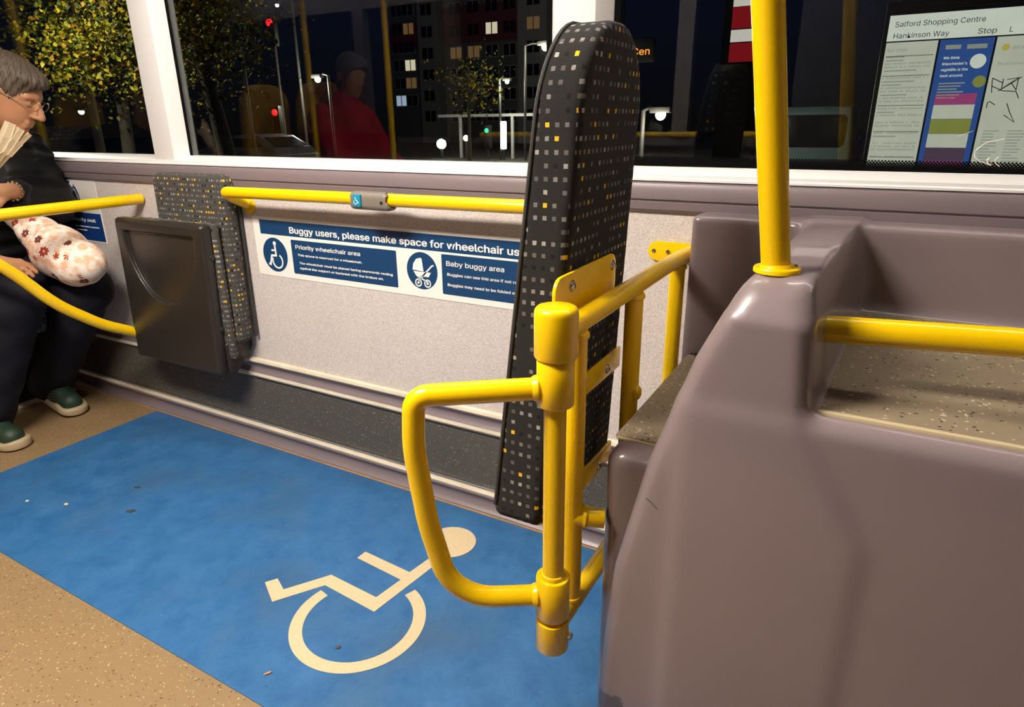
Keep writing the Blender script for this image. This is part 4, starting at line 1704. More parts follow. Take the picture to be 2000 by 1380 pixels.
sdf_mesh('bag_body', bag_f, NP((-2.86, 1.05, 0.50)) - OB, NP((-2.27, 1.34, 0.90)) - OB, 0.007, M['floral'], bag)
M['strap'] = simple('cream_strap', (0.62, 0.50, 0.34, 1), 0.8, vary=0.2, bump=(60, 0.5, 0.003))
b = B(OB)
for dy in (-0.014, 0.006):
    b.sweep(fillet([(-2.76, 1.178 + dy, 0.825), (-2.70, 1.12 + dy, 0.868), (-2.66, 1.06 + dy, 0.90)], 0.05), 0.008, 8, rr=None)
b.build('bag_handle', M['strap'], bag)
# twisted beige cloth end by the shoulder
tf = thing('cloth_wrap', 'twisted beige cloth end sticking up in front of the black jacket', 'cloth', (-2.45, 1.1, 1.04))
OC = NP((-2.45, 1.1, 1.04))
b = B(OC)
for pts, wd in (([(-2.492, 1.030, 0.962), (-2.466, 1.078, 1.030), (-2.452, 1.100, 1.070), (-2.444, 1.122, 1.112)], [0.016, 0.026, 0.040, 0.030]),
                ([(-2.486, 1.036, 0.955), (-2.460, 1.090, 1.022), (-2.444, 1.118, 1.062), (-2.430, 1.140, 1.094)], [0.012, 0.022, 0.030, 0.024]),
                ([(-2.482, 1.042, 0.950), (-2.456, 1.098, 1.014), (-2.440, 1.130, 1.050), (-2.424, 1.160, 1.078)], [0.010, 0.018, 0.022, 0.014])):
    cl = fillet(pts, 0.10, 4)
    n = len(cl)
    vts, fs = [], []
    for i, p in enumerate(cl):
        t_ = (cl[min(i + 1, n - 1)] - cl[max(i - 1, 0)]).normalized()
        sd = t_.cross(Vector((0.75, -0.45, 0.35))).normalized()
        nn = sd.cross(t_)
        wv = float(np.interp(i / (n - 1), [0, 0.4, 0.75, 1], wd)) / 2
        for k in range(7):
            u = k / 3.0 - 1.0
            off_ = nn * (0.006 * math.cos(u * 4.5))
            vts += [p + sd * wv * u + off_, p + sd * wv * u + off_ + nn * 0.0035]
    for i in range(n - 1):
        for k in range(6):
            q0, q1 = i * 14 + k * 2, (i + 1) * 14 + k * 2
            fs += [(q0, q0 + 2, q1 + 2, q1), (q0 + 1, q1 + 1, q1 + 3, q0 + 3)]
        for k in (0, 12):
            q0, q1 = i * 14 + k, (i + 1) * 14 + k
            fs.append((q0, q1, q1 + 1, q0 + 1))
    for i in (0, n - 1):
        for k in range(6):
            q0 = i * 14 + k * 2
            fs.append((q0, q0 + 1, q0 + 3, q0 + 2))
    b.raw(vts, fs)
b.build('cloth', M['strap'], tf, sm=60)

# passenger's seat
se = thing('passenger_seat', 'dotted bus seat under the seated person at the left edge', 'seat', (-2.85, 1.15, 0))
OS = NP((-2.85, 1.15, 0.0))


def cush_f(Pw):
    return box_sdf(Pw + OS, (-3.18, 0.93, 0.375), (-2.650, 1.372, 0.452), 0.035)


sdf_mesh('seat_cushion', cush_f, NP((-3.25, 0.88, 0.33)) - OS, NP((-2.55, 1.44, 0.50)) - OS, 0.01, M['fabric_seat'], se, uv=True)
sdf_mesh('backrest', lambda q: box_sdf((q + OS) @ np.eye(3) + NP((1, 0, 0)) * ((q + OS)[..., 2:3] - 0.45) * 0.12, (-3.30, 0.93, 0.42), (-3.19, 1.372, 1.10), 0.05), NP((-3.6, 0.88, 0.36)) - OS, NP((-3.1, 1.44, 1.15)) - OS, 0.012, M['fabric_seat'], se, uv=True)
b = B(OS)
b.box((-3.15, 1.02, 0.0), (-3.02, 1.34, 0.375), 0.01)
b.build('pedestal', M['black_plastic'], se)
b = B(OS)
b.box((-3.19, 0.98, 0.0), (-2.98, 1.36, 0.012), 0.003)
b.build('base_plate', M['strip'], se)

# yellow pole behind the passenger
vp = thing('grab_pole', 'slim yellow pole behind the seated person\'s head in the top left corner', 'grab pole', (-3.13, 1.395, 0))
b = B((-3.13, 1.395, 0))
b.sweep([(-3.13, 1.395, 0.0), (-3.13, 1.395, ZC)], 0.0165, 20)
b.build('pole', M['yellow'], vp)
b = B((-3.13, 1.395, 0))
b.lathe([(0, 0), (0.021, 0), (0.021, 0.004), (0.018, 0.009), (0, 0.009)], (-3.13, 1.395, 0), 'Z', 28)
b.build('base_flange', M['yellow'], vp)

# ================================================================ LITTER ON THE BLUE FLOOR
def bit(name, x, y, sx, sy, h, rz, col, label, cat='litter'):
    t = bmesh.new()
    bmesh.ops.create_icosphere(t, subdivisions=2, radius=1.0)
    for v in t.verts:
        nse = 1 + 0.22 * math.sin(v.co.x * 5 + x * 90) * math.cos(v.co.y * 4 + y * 70)
        v.co = Vector((v.co.x * sx * nse, v.co.y * sy * nse, v.co.z * h * (1 + 0.3 * math.sin(v.co.x * 3 + x))))
    me = bpy.data.meshes.new(name)
    t.transform(Matrix.Rotation(rz, 4, 'Z'))
    t.to_mesh(me)
    t.free()
    smooth(me, 180)
    o = link(name, me, simple(name + '_stuff', col, 0.7, vary=0.25), None, (x, y, 0.0022 + h * 0.9))
    return tag(o, label, cat)




bit('paper_scrap', -0.985, 0.673, 0.0085, 0.0026, 0.0022, 1.0, (0.62, 0.24, 0.07, 1), 'tiny orange scrap on the blue floor near the bottom edge')
bit('dirt_speck', -0.905, 0.800, 0.0062, 0.0042, 0.0016, 0.9, (0.075, 0.045, 0.025, 1), 'small brown crumb inside the painted wheel circle')
bit('dirt_speck', -1.843, 0.903, 0.014, 0.008, 0.0016, 0.7, (0.035, 0.045, 0.045, 1), 'dark leaf bit in the middle of the blue floor')
bit('crumb', -2.052, 0.829, 0.0075, 0.0055, 0.0028, 0.3, (0.66, 0.48, 0.30, 1), 'pale crumb left of the dark leaf bit on blue floor')
bit('crumb', -2.181, 0.781, 0.0055, 0.005, 0.0022, 0.3, (0.50, 0.52, 0.36, 1), 'small greenish crumb at the left of the blue floor')
bit('dirt_speck', -1.955, 0.996, 0.012, 0.004, 0.0014, 0.4, (0.03, 0.035, 0.035, 1), 'thin dark sliver on blue floor below the tip-up seat')
bit('dirt_speck', -0.620, 0.735, 0.005, 0.0045, 0.0012, 0.2, (0.03, 0.03, 0.03, 1), 'dark speck at the bottom edge of the blue floor')

# ================================================================ FAR SIDE OF THE SALOON (seen in the window reflections)
M['seat_yellow'] = simple('yellow_seat_shell', (0.78, 0.42, 0.01, 1), 0.45)


def opp_seat(x, y, label):
    t = thing('passenger_seat', label, 'seat', (x, y, 0), 'seats across the aisle')
    o = NP((x, y, 0.0))
    sdf_mesh('backrest', lambda q: extr(box_sdf(np.stack([q[..., 1], q[..., 2], 0 * q[..., 0]], -1), (-0.20, 0.45, -1), (0.20, 1.36, 1), 0.15), q[..., 0] - 0.08 * (q[..., 2] - 0.45), -0.045, 0.045, 0.03), (-0.12, -0.24, 0.4), (0.2, 0.24, 1.4), 0.014, M['seat_yellow'], t)
    b = B()
    b.box((-0.48, -0.21, 0.38), (0.02, 0.21, 0.46), 0.03, 3)
    b.build('seat_cushion', M['fabric_seat'], t, uv=True)
    b = B()
    b.box((-0.30, -0.12, 0.0), (-0.12, 0.12, 0.38), 0.01)
    b.build('pedestal', M['black_plastic'], t)
    return t


opp_seat(-4.02, -0.52, 'yellow seat back reflected in the window left of the red coat')
opp_seat(-6.2, -0.42, 'yellow seat back reflected in the leftmost window')
opp_seat(-3.45, -0.50, 'yellow seat back behind the red coat in the reflection')
for x, y, lb in ((-3.01, -0.04, 'yellow pole reflected in front of the red coat'), (-2.56, -0.20, 'yellow pole reflected right of the red coat'), (-5.4, -0.15, 'yellow pole reflected among the leaves in the leftmost window')):
    t = thing('grab_pole', lb, 'grab pole', (x, y, 0), 'poles along the far side of the aisle')
    b = B((x, y, 0))
    b.sweep([(x, y, 0), (x, y, ZC)], 0.017, 16)
    b.build('pole', M['yellow'], t)
t = thing('handrail', 'thin yellow rail reflected as a streak in the right window', 'handrail', (0, -0.9, 1.2))
b = B((0, -0.9, 1.2))
b.sweep([(-2.4, -0.92, 1.02), (1.2, -0.92, 1.02)], 0.016, 16)
b.sweep([(-0.4, -0.88, 1.38), (1.2, -0.88, 1.46)], 0.016, 16)
b.build('rail', M['yellow'], t)

rp = thing('person', 'person in a red coat reflected in the middle window', 'person', (-3.1, -0.42, 0.45))
ORP = NP((-3.12, -0.42, 0.45))
RH = NP((-3.05, -0.42, 1.38))
RF = NP((0.9, 0.25, -0.3))
M['red_coat'] = cloth_mat('red_coat', (0.50, 0.012, 0.02, 1), 12, 0.5)
M['dark_trousers'] = cloth_mat('dark_trousers', (0.02, 0.018, 0.018, 1), 12, 0.5)
M['cap_grey'] = cloth_mat('grey_hood', (0.16, 0.15, 0.16, 1), 20, 0.4)
rs_ = [NP((-3.14, -0.60, 1.13)), NP((-3.14, -0.22, 1.13))]
re_ = [NP((-3.02, -0.66, 0.88)), NP((-3.00, -0.18, 0.88))]
rw_ = [NP((-2.80, -0.52, 0.84)), NP((-2.78, -0.32, 0.84))]
rh_ = [NP((-3.20, -0.52, 0.56)), NP((-3.20, -0.32, 0.56))]
rk_ = [NP((-2.76, -0.54, 0.55)), NP((-2.76, -0.30, 0.55))]
ra_ = [NP((-2.74, -0.54, 0.10)), NP((-2.74, -0.30, 0.10))]


def red_body(Pw):
    Pw = Pw + ORP
    d = head_sdf(Pw, RH, RF)
    d = smin(d, cap_sdf(Pw, (-3.13, -0.42, 1.18), (-3.08, -0.42, 1.30), 0.055, 0.05), 0.03)
    d = smin(d, cap_sdf(Pw, (-3.18, -0.42, 0.60), (-3.14, -0.42, 1.08), 0.14, 0.13), 0.05)
    for i in (0, 1):
        d = smin(d, chain(Pw, [(-3.13, -0.42, 1.16), rs_[i], re_[i], rw_[i]], [0.05, 0.05, 0.04, 0.027]), 0.03)
        d = smin(d, chain(Pw, [rh_[i], rk_[i], ra_[i], ra_[i] + NP((0.14, 0, -0.06))], [0.085, 0.06, 0.042, 0.030]), 0.03)
        d = smin(d, hand_sdf(Pw, rw_[i], NP((0.9, 0.4 * (1 - 2 * i), -0.1)), (0, 0, 1), 0.4, 1 - 2 * i), 0.01)
    return d


rb = sdf_mesh('body', red_body, NP((-3.4, -0.80, 0.0)) - ORP, NP((-2.5, -0.05, 1.55)) - ORP, 0.010, M['skin'], rp)
sdf_mesh('hair', lambda q: hair_sdf(q + ORP, RH, RF, 1.06), NP((-3.25, -0.60, 1.24)) - ORP, NP((-2.88, -0.24, 1.56)) - ORP, 0.009, M['cap_grey'], rb)


def red_coat(Pw):
    Pw = Pw + ORP
    d = cap_sdf(Pw, (-3.18, -0.42, 0.55), (-3.13, -0.42, 1.10), 0.20, 0.165)
    for i in (0, 1):
        d = smin(d, chain(Pw, [rs_[i], re_[i], re_[i] + (rw_[i] - re_[i]) * 0.85], [0.085, 0.072, 0.052]), 0.04)
    d = smin(d, cap_sdf(Pw, (-3.15, -0.42, 1.18), (-3.12, -0.42, 1.23), 0.085, 0.08), 0.03)
    return smax(d, 0.48 - Pw[..., 2], 0.01)


sdf_mesh('coat', red_coat, NP((-3.5, -0.85, 0.40)) - ORP, NP((-2.7, -0.02, 1.36)) - ORP, 0.011, M['red_coat'], rp)


def red_trs(Pw):
    Pw = Pw + ORP
    d = cap_sdf(Pw, rh_[0], rh_[1], 0.12)
    for i in (0, 1):
        d = smin(d, chain(Pw, [rh_[i], rk_[i], ra_[i]], [0.105, 0.078, 0.062]), 0.03)
    return smax(d, 0.09 - Pw[..., 2], 0.01)


sdf_mesh('trousers', red_trs, NP((-3.4, -0.75, 0.04)) - ORP, NP((-2.6, -0.12, 0.72)) - ORP, 0.011, M['red_coat'], rp)
for i in (0, 1):
    b = B(ORP)
    b.box(ra_[i] + NP((-0.06, -0.045, -0.098)), ra_[i] + NP((0.20, 0.045, -0.03)), 0.03, 3)
    b.build('shoe', M['black_plastic'], rp)

# ================================================================ OUTSIDE
GZ = -0.45
M['asphalt'] = simple('asphalt', (0.045, 0.043, 0.040, 1), 0.8, vary=0.3)
M['grass'] = simple('night_grass', (0.022, 0.035, 0.012, 1), 0.9, vary=0.4)
b = B()
b.box((-90, 1.75, GZ - 0.2), (40, 90, GZ))
g = sstruct('ground', b.build('ground', M['asphalt'], sm=None))


def lamp(name, col, strength):
    return emissive(name, col, strength)


M['lamp_white'] = emissive('cool_lamp_glow', (0.9, 1.0, 0.95, 1), 14)
M['lamp_warm'] = emissive('warm_lamp_glow', (1.0, 0.78, 0.45, 1), 10)
M['lamp_red'] = emissive('red_signal', (1.0, 0.01, 0.015, 1), 2.2)
M['lamp_green'] = emissive('green_signal', (0.02, 0.9, 0.45, 1), 1.6)
M['lamp_amber'] = emissive('amber_glow', (1.0, 0.28, 0.02, 1), 2.5)
M['pole_grey'] = simple('galvanised_pole', (0.035, 0.035, 0.034, 1), 0.6)


def ball(b, c, r, sub=2):
    t = bmesh.new()
    bmesh.ops.create_icosphere(t, subdivisions=sub, radius=r)
    return b.add(t, Matrix.Translation(c))


def street_lamp(x, y, z, r, label, power=0, mat='lamp_white', arm_=0.5):
    t = thing('street_lamp', label, 'street lamp', (x + arm_, y, GZ), 'street lamps outside')
    o = (x + arm_, y, GZ)
    b = B(o)
    b.sweep([(x + arm_, y, GZ), (x + arm_, y, z + 0.10)], 0.05, 10)
    b.sweep([(x + arm_, y, z + 0.10), (x + arm_ * 0.6, y, z + 0.16), (x, y, z + 0.12)], 0.035, 8)
    b.build('column', M['pole_grey'], t)
    b = B(o)
    b.box((x - r * 1.8, y - r * 0.9, z + r * 0.3), (x + r * 1.8, y + r * 0.9, z + r * 1.3), r * 0.2)
    b.build('head', M['pole_grey'], t)
    b = B(o)
    ball(b, (x, y, z), r * 0.9)
    b.build('lantern', M[mat], t)
    if power:
        ld = bpy.data.lights.new('street_lamp_light', 'POINT')
        ld.energy = power
        ld.color = (1.0, 0.9, 0.72)
        ld.shadow_soft_size = 0.15
        lo_ = bpy.data.objects.new('street_lamp_light', ld)
        COL.objects.link(lo_)
        lo_.parent = t
        lo_.location = (x - o[0], y - 0.35 - o[1], z - 0.25 - o[2])
    return t


street_lamp(-30.88, 17, 1.678, 0.13, 'bright low street lamp seen through the leftmost window', 0, 'lamp_white', 0.8)
street_lamp(-14.93, 12, 3.69, 0.06, 'small white lamp above the tree crown in the middle window', 0, 'lamp_white', 0.6)
street_lamp(-19.37, 18, 4.96, 0.07, 'small white lamp at the top edge of the middle window', 0, 'lamp_white', 0.7)
street_lamp(-17.82, 18, 2.54, 0.12, 'bright pale lamp in front of the reflected red coat', 300, 'lamp_white', 0.5)
street_lamp(-12.4, 5.6, 4.6, 0.12, 'unseen lamp added beside the bus to light the golden leaves', 1200, 'lamp_white', -0.6)  # out of view, added to light the trees
street_lamp(-12.51, 25, 3.82, 0.17, 'yellowish lamp beside the top of the tall backrest', 400, 'lamp_warm', -0.9)
street_lamp(-14.25, 25, 2.63, 0.10, 'slim lamp column in front of the tower block', 300, 'lamp_white', -0.35)
street_lamp(-4.64, 15, 1.20, 0.13, 'white lamp right of the tall backrest in the right window', 150, 'lamp_white', -0.4)
street_lamp(-10.30, 22, 3.1, 0.07, 'small pale lamp low before the tower block', 250, 'lamp_warm', -0.4)


def signal(x, y, z, r, mat, label):
    t = thing('traffic_light', label, 'traffic light', (x, y, GZ), 'traffic signals outside')
    o = (x, y, GZ)
    b = B(o)
    b.sweep([(x, y + 0.1, GZ), (x, y + 0.1, z - 0.3)], 0.05, 10)
    b.build('pole', M['pole_grey'], t)
    b = B(o)
    b.box((x - 0.16, y, z - 0.75), (x + 0.16, y + 0.2, z + 0.22), 0.03)
    b.build('head', M['black_plastic'], t)
    b = B(o)
    ball(b, (x, y - 0.01, z), r)
    b.build('lens', M[mat], t)


signal(-19.82, 18, 4.436, 0.135, 'lamp_red', 'red traffic light high in the middle window')
signal(-19.0, 17, 1.474, 0.115, 'lamp_red', 'red traffic light low beside the reflected red coat')
signal(-15.28, 25, 0.74, 0.10, 'lamp_green', 'green traffic light low in front of the tower block')


# ---- trees
def leaf_mat():
    k = NT('autumn_leaf')
    oi = k.n('ShaderNodeNewGeometry')
    c = k.ramp(oi.outputs['Random Per Island'], [(0.0, (0.035, 0.055, 0.006)), (0.30, (0.09, 0.12, 0.010)), (0.6, (0.40, 0.40, 0.02)), (0.85, (0.62, 0.46, 0.025)), (1.0, (0.40, 0.16, 0.012))])
    k.set(c, 0.6, spec=0.3)
    return k.m


M['leaf'] = leaf_mat()
M['bark'] = simple('pale_bark', (0.085, 0.075, 0.06, 1), 0.9, vary=0.35, bump=(30, 0.6, 0.02))


def tree(x, y, z0, z1, rx, n, lsize, lean, label, seed, base=GZ, tr=0.16, sparse=0.0):
    r_ = random.Random(seed)
    t = thing('tree', label, 'tree', (x, y, base), 'trees outside')
    o = Vector((x, y, base))
    b = B(o)
    top = Vector((x + lean, y, z1 - 0.4))
    b.sweep([(x, y, base), (x + lean * 0.2, y, base + 1.2), (x + lean * 0.6, y, (z0 + z1) / 2), top], tr, 12, rr=[tr, tr * 0.8, tr * 0.55, 0.03])
    tips = []
    for k in range(16):
        h = r_.uniform(0.25, 0.95)
        p = Vector((x + lean * h, y, z0 + (z1 - z0) * h * 0.9))
        a = r_.uniform(0, 2 * PI)
        q_ = p + Vector((math.cos(a) * rx * r_.uniform(0.5, 1), math.sin(a) * rx * r_.uniform(0.4, 0.9), r_.uniform(0.1, 0.9)))
        m = (p + q_) / 2 + Vector((0, 0, 0.15))
        b.sweep([p, m, q_], 0.03, 6, rr=[0.045, 0.028, 0.010])
        tips += [m, q_, (m + q_) / 2]
    b.build('trunk', M['bark'], t)
    vts, fs = [], []
    for k in range(n):
        c = r_.choice(tips)
        p = c + Vector((r_.gauss(0, 0.42), r_.gauss(0, 0.36), r_.gauss(0, 0.36))) - o
        u = Vector((r_.gauss(0, 1), r_.gauss(0, 1), r_.gauss(0, 1))).normalized()
        v = u.orthogonal().normalized()
        s = lsize * r_.uniform(0.6, 1.15)
        i = len(vts)
        wv = u.cross(v) * s * 0.12
        vts += [p - u * s * 0.6, p - u * s * 0.1 + v * s * 0.42 + wv, p + u * s * 0.4 + v * s * 0.25, p + u * s * 0.75, p + u * s * 0.4 - v * s * 0.25, p - u * s * 0.1 - v * s * 0.42 + wv]
        fs.append(tuple(range(i, i + 6)))
    me = bpy.data.meshes.new('foliage')
    me.from_pydata([tuple(v) for v in vts], [], fs)
    link('foliage', me, M['leaf'], t)
    return t


tree(-14.9, 9.0, 0.9, 4.6, 1.45, 6500, 0.085, 0.5, 'leafy golden tree filling the leftmost window', 3)
tree(-20.2, 11.4, 1.7, 5.8, 1.5, 3200, 0.10, 0.3, 'darker leafy tree behind the seated person\'s head', 5)
tree(-8.85, 7.0, 1.0, 3.7, 0.85, 5200, 0.060, -0.75, 'yellow green tree with a leaning pale trunk in the middle window', 9)
tree(-13.6, 21.0, 0.9, 3.2, 1.0, 380, 0.10, 0.1, 'sparse tree low in front of the tower block', 11, tr=0.08)

# ---- cars
M['car_silver'] = simple('silver_car_paint', (0.22, 0.25, 0.27, 1), 0.3, coat=0.5)
M['car_teal'] = simple('pale_teal_paint', (0.18, 0.27, 0.27, 1), 0.35, coat=0.4)
M['car_glass'] = simple('dark_car_glass', (0.006, 0.007, 0.008, 1), 0.08, coat=0.5)


def car(x, y, L, wd, H, rz, mat, label, van=False):
    t = thing('car' if not van else 'van', label, 'car' if not van else 'van', (x, y, GZ))
    t.rotation_euler = (0, 0, rz)
    h2 = L / 2
    if van:
        prof = [(-h2, 0.28), (-h2, H * 0.93), (-h2 + 0.12, H), (h2 * 0.55, H), (h2 * 0.82, H * 0.60), (h2, H * 0.52), (h2, 0.28)]
    else:
        prof = [(-h2, 0.28), (-h2, 0.72), (-h2 * 0.90, 0.90), (-h2 * 0.58, H * 0.97), (-h2 * 0.30, H), (h2 * 0.10, H * 0.97), (h2 * 0.50, 0.93), (h2 * 0.94, 0.74), (h2, 0.55), (h2, 0.28)]

    def body_f(q):
        tum = np.clip((q[..., 2] - 0.75) / (H - 0.75), 0, 1) * (0.10 if van else 0.17)
        return extr(poly_sdf(q[..., 0], q[..., 2], prof), q[..., 1] / (1 - tum / (wd / 2)), -wd / 2, wd / 2, 0.09) * 0.85
    sdf_mesh('body', body_f, (-h2 - 0.1, -wd / 2 - 0.1, 0.2), (h2 + 0.1, wd / 2 + 0.1, H + 0.1), 0.045, M[mat], t)
    side = [(-h2 * 0.72, 0.93), (-h2 * 0.52, H * 0.91), (h2 * 0.06, H * 0.91), (h2 * 0.40, 0.93)] if not van else [(h2 * 0.05, 1.0), (h2 * 0.05, H * 0.88), (h2 * 0.5, H * 0.88), (h2 * 0.72, 1.0)]
    for sd in (-1, 1):
        b = B()
        y_ = sd * wd / 2
        b.raw([(p[0], y_ * (1.005 if p[1] < 1.05 else 0.895), p[1]) for p in side] + [(p[0], y_ * 0.8, p[1]) for p in side], [(0, 1, 2, 3), (4, 5, 6, 7), (0, 1, 5, 4), (1, 2, 6, 5), (2, 3, 7, 6), (3, 0, 4, 7)])
        b.build('side_window', M['car_glass'], t, sm=None)
    b = B()
    if van:
        b.prism(rrect(-wd * 0.40, wd * 0.40, H * 0.50, H * 0.90, 0.12), -h2 - 0.012, -h2 + 0.05, 'YZ')
    else:
        b.raw([(-h2 * 0.91, -wd * 0.38, 0.93), (-h2 * 0.91, wd * 0.38, 0.93), (-h2 * 0.63, wd * 0.33, H * 0.935), (-h2 * 0.63, -wd * 0.33, H * 0.935)], [(0, 1, 2, 3)])
    b.build('rear_window', M['car_glass'], t, sm=None)
    for sx in (-1, 1):
        for sy in (-1, 1):
            b = B()
            b.lathe([(0, -0.1), (0.22, -0.1), (0.31, -0.08), (0.32, 0.0), (0.31, 0.08), (0.22, 0.1), (0, 0.1)], (sx * h2 * 0.62, sy * (wd / 2 - 0.09), 0.32), 'Y', 24)
            b.build('wheel', M['rubber'], t)
    return t


car(-17.3, 14.4, 3.9, 1.7, 1.27, PI, 'car_silver', 'silver hatchback parked outside low in the middle window')
car(-1.75, 19.6, 4.4, 1.8, 1.80, PI / 2, 'car_teal', 'pale teal van seen from behind through the right window', van=True)

# ---- tower block
def facade(name, col):
    return simple(name, col, 0.9, vary=0.12)


M['concrete'] = facade('grey_concrete', (0.16, 0.16, 0.165, 1))
M['concrete_lt'] = facade('pale_concrete', (0.34, 0.34, 0.33, 1))
M['reflection_red'] = facade('red_reflection', (0.20, 0.045, 0.055, 1))
M['win_dark'] = simple('unlit_pane', (0.010, 0.011, 0.014, 1), 0.15)
M['win_lit'] = emissive('lit_pane', (1.0, 0.86, 0.62, 1), 0.9)
M['win_dim'] = emissive('dim_lit_pane', (1.0, 0.55, 0.22, 1), 0.16)
M['win_cool'] = emissive('cool_lit_pane', (0.6, 0.75, 1.0, 1), 0.7)
BY = 45.0
tw = thing('tower_block', 'dark tower block with a few lit windows beyond the middle window', 'building', (-29, BY, GZ))
ob_ = (-29, BY, GZ)
for x0, x1, dy, mt, nm in ((-36.2, -33.2, 0.0, 'concrete', 'facade_bay'), (-33.2, -31.4, -0.5, 'concrete_lt', 'facade_column'), (-31.4, -24.6, 0.4, 'concrete', 'facade_bay'), (-24.6, -20.0, -0.3, 'concrete_lt', 'facade_column')):
    b = B(ob_)
    b.box((x0, BY + dy, GZ), (x1, BY + 9, 22))
    b.build(nm, M[mt], tw, sm=None)
for x0, x1, z0, z1 in ((-31.4, -24.6, 6.7, 9.2), (-36.2, -33.2, 6.4, 8.4)):  # red bands put a reflection in the glass into the facade colour
    b = B(ob_)
    yb = BY + (0.4 if x0 > -32 else 0.0)
    b.box((x0, yb - 0.06, z0), (x1, yb, z1))
    b.build('red_reflection', M['reflection_red'], tw, sm=None)
lit = {(-34.9, 2): 'win_lit', (-34.9, 1): 'win_dim', (-35.5, 0): 'win_cool', (-27.0, 3): 'win_lit', (-30.0, 2): 'win_dim', (-28.4, 2): 'win_dim', (-23.1, 3): 'win_dim'}
lit = {('a', 2): 'win_lit', ('a', 1): 'win_dim', ('b', 0): 'win_cool', ('e', 4): 'win_lit', ('c', 3): 'win_dim', ('d', 3): 'win_dim', ('h', 4): 'win_dim', ('a', 4): 'win_dim'}
for key, xw, dy in (('b', -35.5, 0.0), ('a', -34.4, 0.0), ('c', -30.3, 0.4), ('d', -28.7, 0.4), ('e', -27.1, 0.4), ('f', -25.6, 0.4), ('g', -32.3, -0.5), ('h', -23.3, -0.3)):
    for r in range(7):
        zc = 2.75 + r * 1.30 if key in 'ab' else 1.55 + r * 1.50
        y_ = BY + dy
        b = B(ob_)
        b.box((xw - 0.58, y_ - 0.05, zc - 0.45), (xw + 0.58, y_ + 0.05, zc + 0.45))
        wv = b.build('window', M['concrete_lt'], tw, sm=None)
        b = B(ob_)
        for c_ in (-0.27, 0.27):
            b.box((xw + c_ - 0.22, y_ - 0.07, zc - 0.38), (xw + c_ + 0.22, y_ - 0.05, zc + 0.38))
        b.build('pane', M[lit.get((key, r), 'win_dark')], wv, sm=None)

# ---- low lit things beyond the road
def glow(name, x, y, z, r, mat, label, cat, h=None):
    t = thing(name, label, cat, (x, y, GZ))
    b = B((x, y, GZ))
    b.sweep([(x, y, GZ), (x, y, z)], r * 0.35, 10)
    b.build('post', M['pole_grey'], t)
    b = B((x, y, GZ))
    if h:
        b.box((x - r, y - r, z - h / 2), (x + r, y + r, z + h / 2), r * 0.3)
    else:
        ball(b, (x, y, z), r)
    b.build('lantern', M[mat], t)


glow('distant_light', -17.66, 25, 0.18, 0.22, 'lamp_white', 'dazzling white light low in the middle window', 'light')  # a car headlight, modelled as a glowing ball on a post
glow('distant_light', -16.34, 25, 0.43, 0.13, 'lamp_warm', 'warm glowing bollard right of the dazzling white light', 'light')
glow('distant_light', -14.45, 25, 0.55, 0.10, 'lamp_white', 'tall pale glowing bollard left of the tall backrest', 'light', 1.1)
glow('distant_light', -2.72, 15, 0.92, 0.09, 'lamp_white', 'white lit post left of the yellow grab pole', 'light', 0.34)
# pale road barrier
t = thing('road_barrier', 'long pale railing beyond the road before the tower block', 'railing', (-14, 26, GZ))
b = B((-14, 26, GZ))
b.box((-18.5, 26, 1.30), (-10.5, 26.08, 1.42))
b.build('top_bar', M['concrete_lt'], t, sm=None)
for xx in (-17.3, -14.6, -12.0):
    b = B((-14, 26, GZ))
    b.box((xx - 0.06, 26, GZ), (xx + 0.06, 26.08, 1.30))
    b.build('post', M['concrete_lt'], t, sm=None)

# amber destination sign and red shop sign
t = thing('led_display', 'amber lettering on a dark display just right of the tall backrest', 'display', (-5.3, 15, GZ))
b = B((-5.3, 15, GZ))
b.box((-6.2, 15, 2.3), (-4.9, 15.2, 2.78), 0.02)
b.build('case', M['black_plastic'], t)
b = B((-5.3, 15, GZ))
b.box((-6.1, 15.06, GZ), (-6.0, 15.14, 2.3))
b.build('post', M['pole_grey'], t)
o = text('Town Cen', -6.03, 2.44, 14.99, 0.20, 1.06, M['lamp_amber'], None, 'lettering', 0.004)
o.parent = t
o.location = (5.3, -15, -GZ)
t = thing('shop_sign', 'red and white lit shop sign left of the yellow grab pole', 'sign', (-2.4, 12, GZ))
M['sign_glow_w'] = emissive('white_sign_glow', (1, 0.93, 0.85, 1), 0.75)
M['sign_glow_r'] = emissive('red_sign_glow', (0.8, 0.02, 0.03, 1), 0.30)
b = B((-2.4, 12, GZ))
b.box((-2.75, 12.0, GZ), (-2.05, 12.12, 3.4))
b.build('pylon', M['black_plastic'], t, sm=None)
for z0, z1, mt in ((2.80, 2.97, 'sign_glow_w'), (2.48, 2.79, 'sign_glow_r'), (2.28, 2.46, 'sign_glow_w'), (1.98, 2.26, 'sign_glow_r')):
    b = B((-2.4, 12, GZ))
    b.box((-2.62, 11.985, z0), (-2.12, 12.0, z1))
    b.build('lit_band', M[mt], t, sm=None)

# ---- bus stop information board
BD = 5.8
bb_ = thing('bus_stop_board', 'lit bus stop board with timetable, blue poster and map in the right window', 'notice board', (0.3, BD, GZ))
obd = Vector((0.3, BD, GZ))


def glow_paper(name, col, s):
    k = NT(name)
    nz = k.noise(7.0, 3.0)
    c = k.mix(nz.outputs[0], tuple(x * 0.82 for x in col[:3]) + (1,), col)
    k.set((0.03, 0.03, 0.03, 1), 0.4, emis=c, es=s)
    return k.m


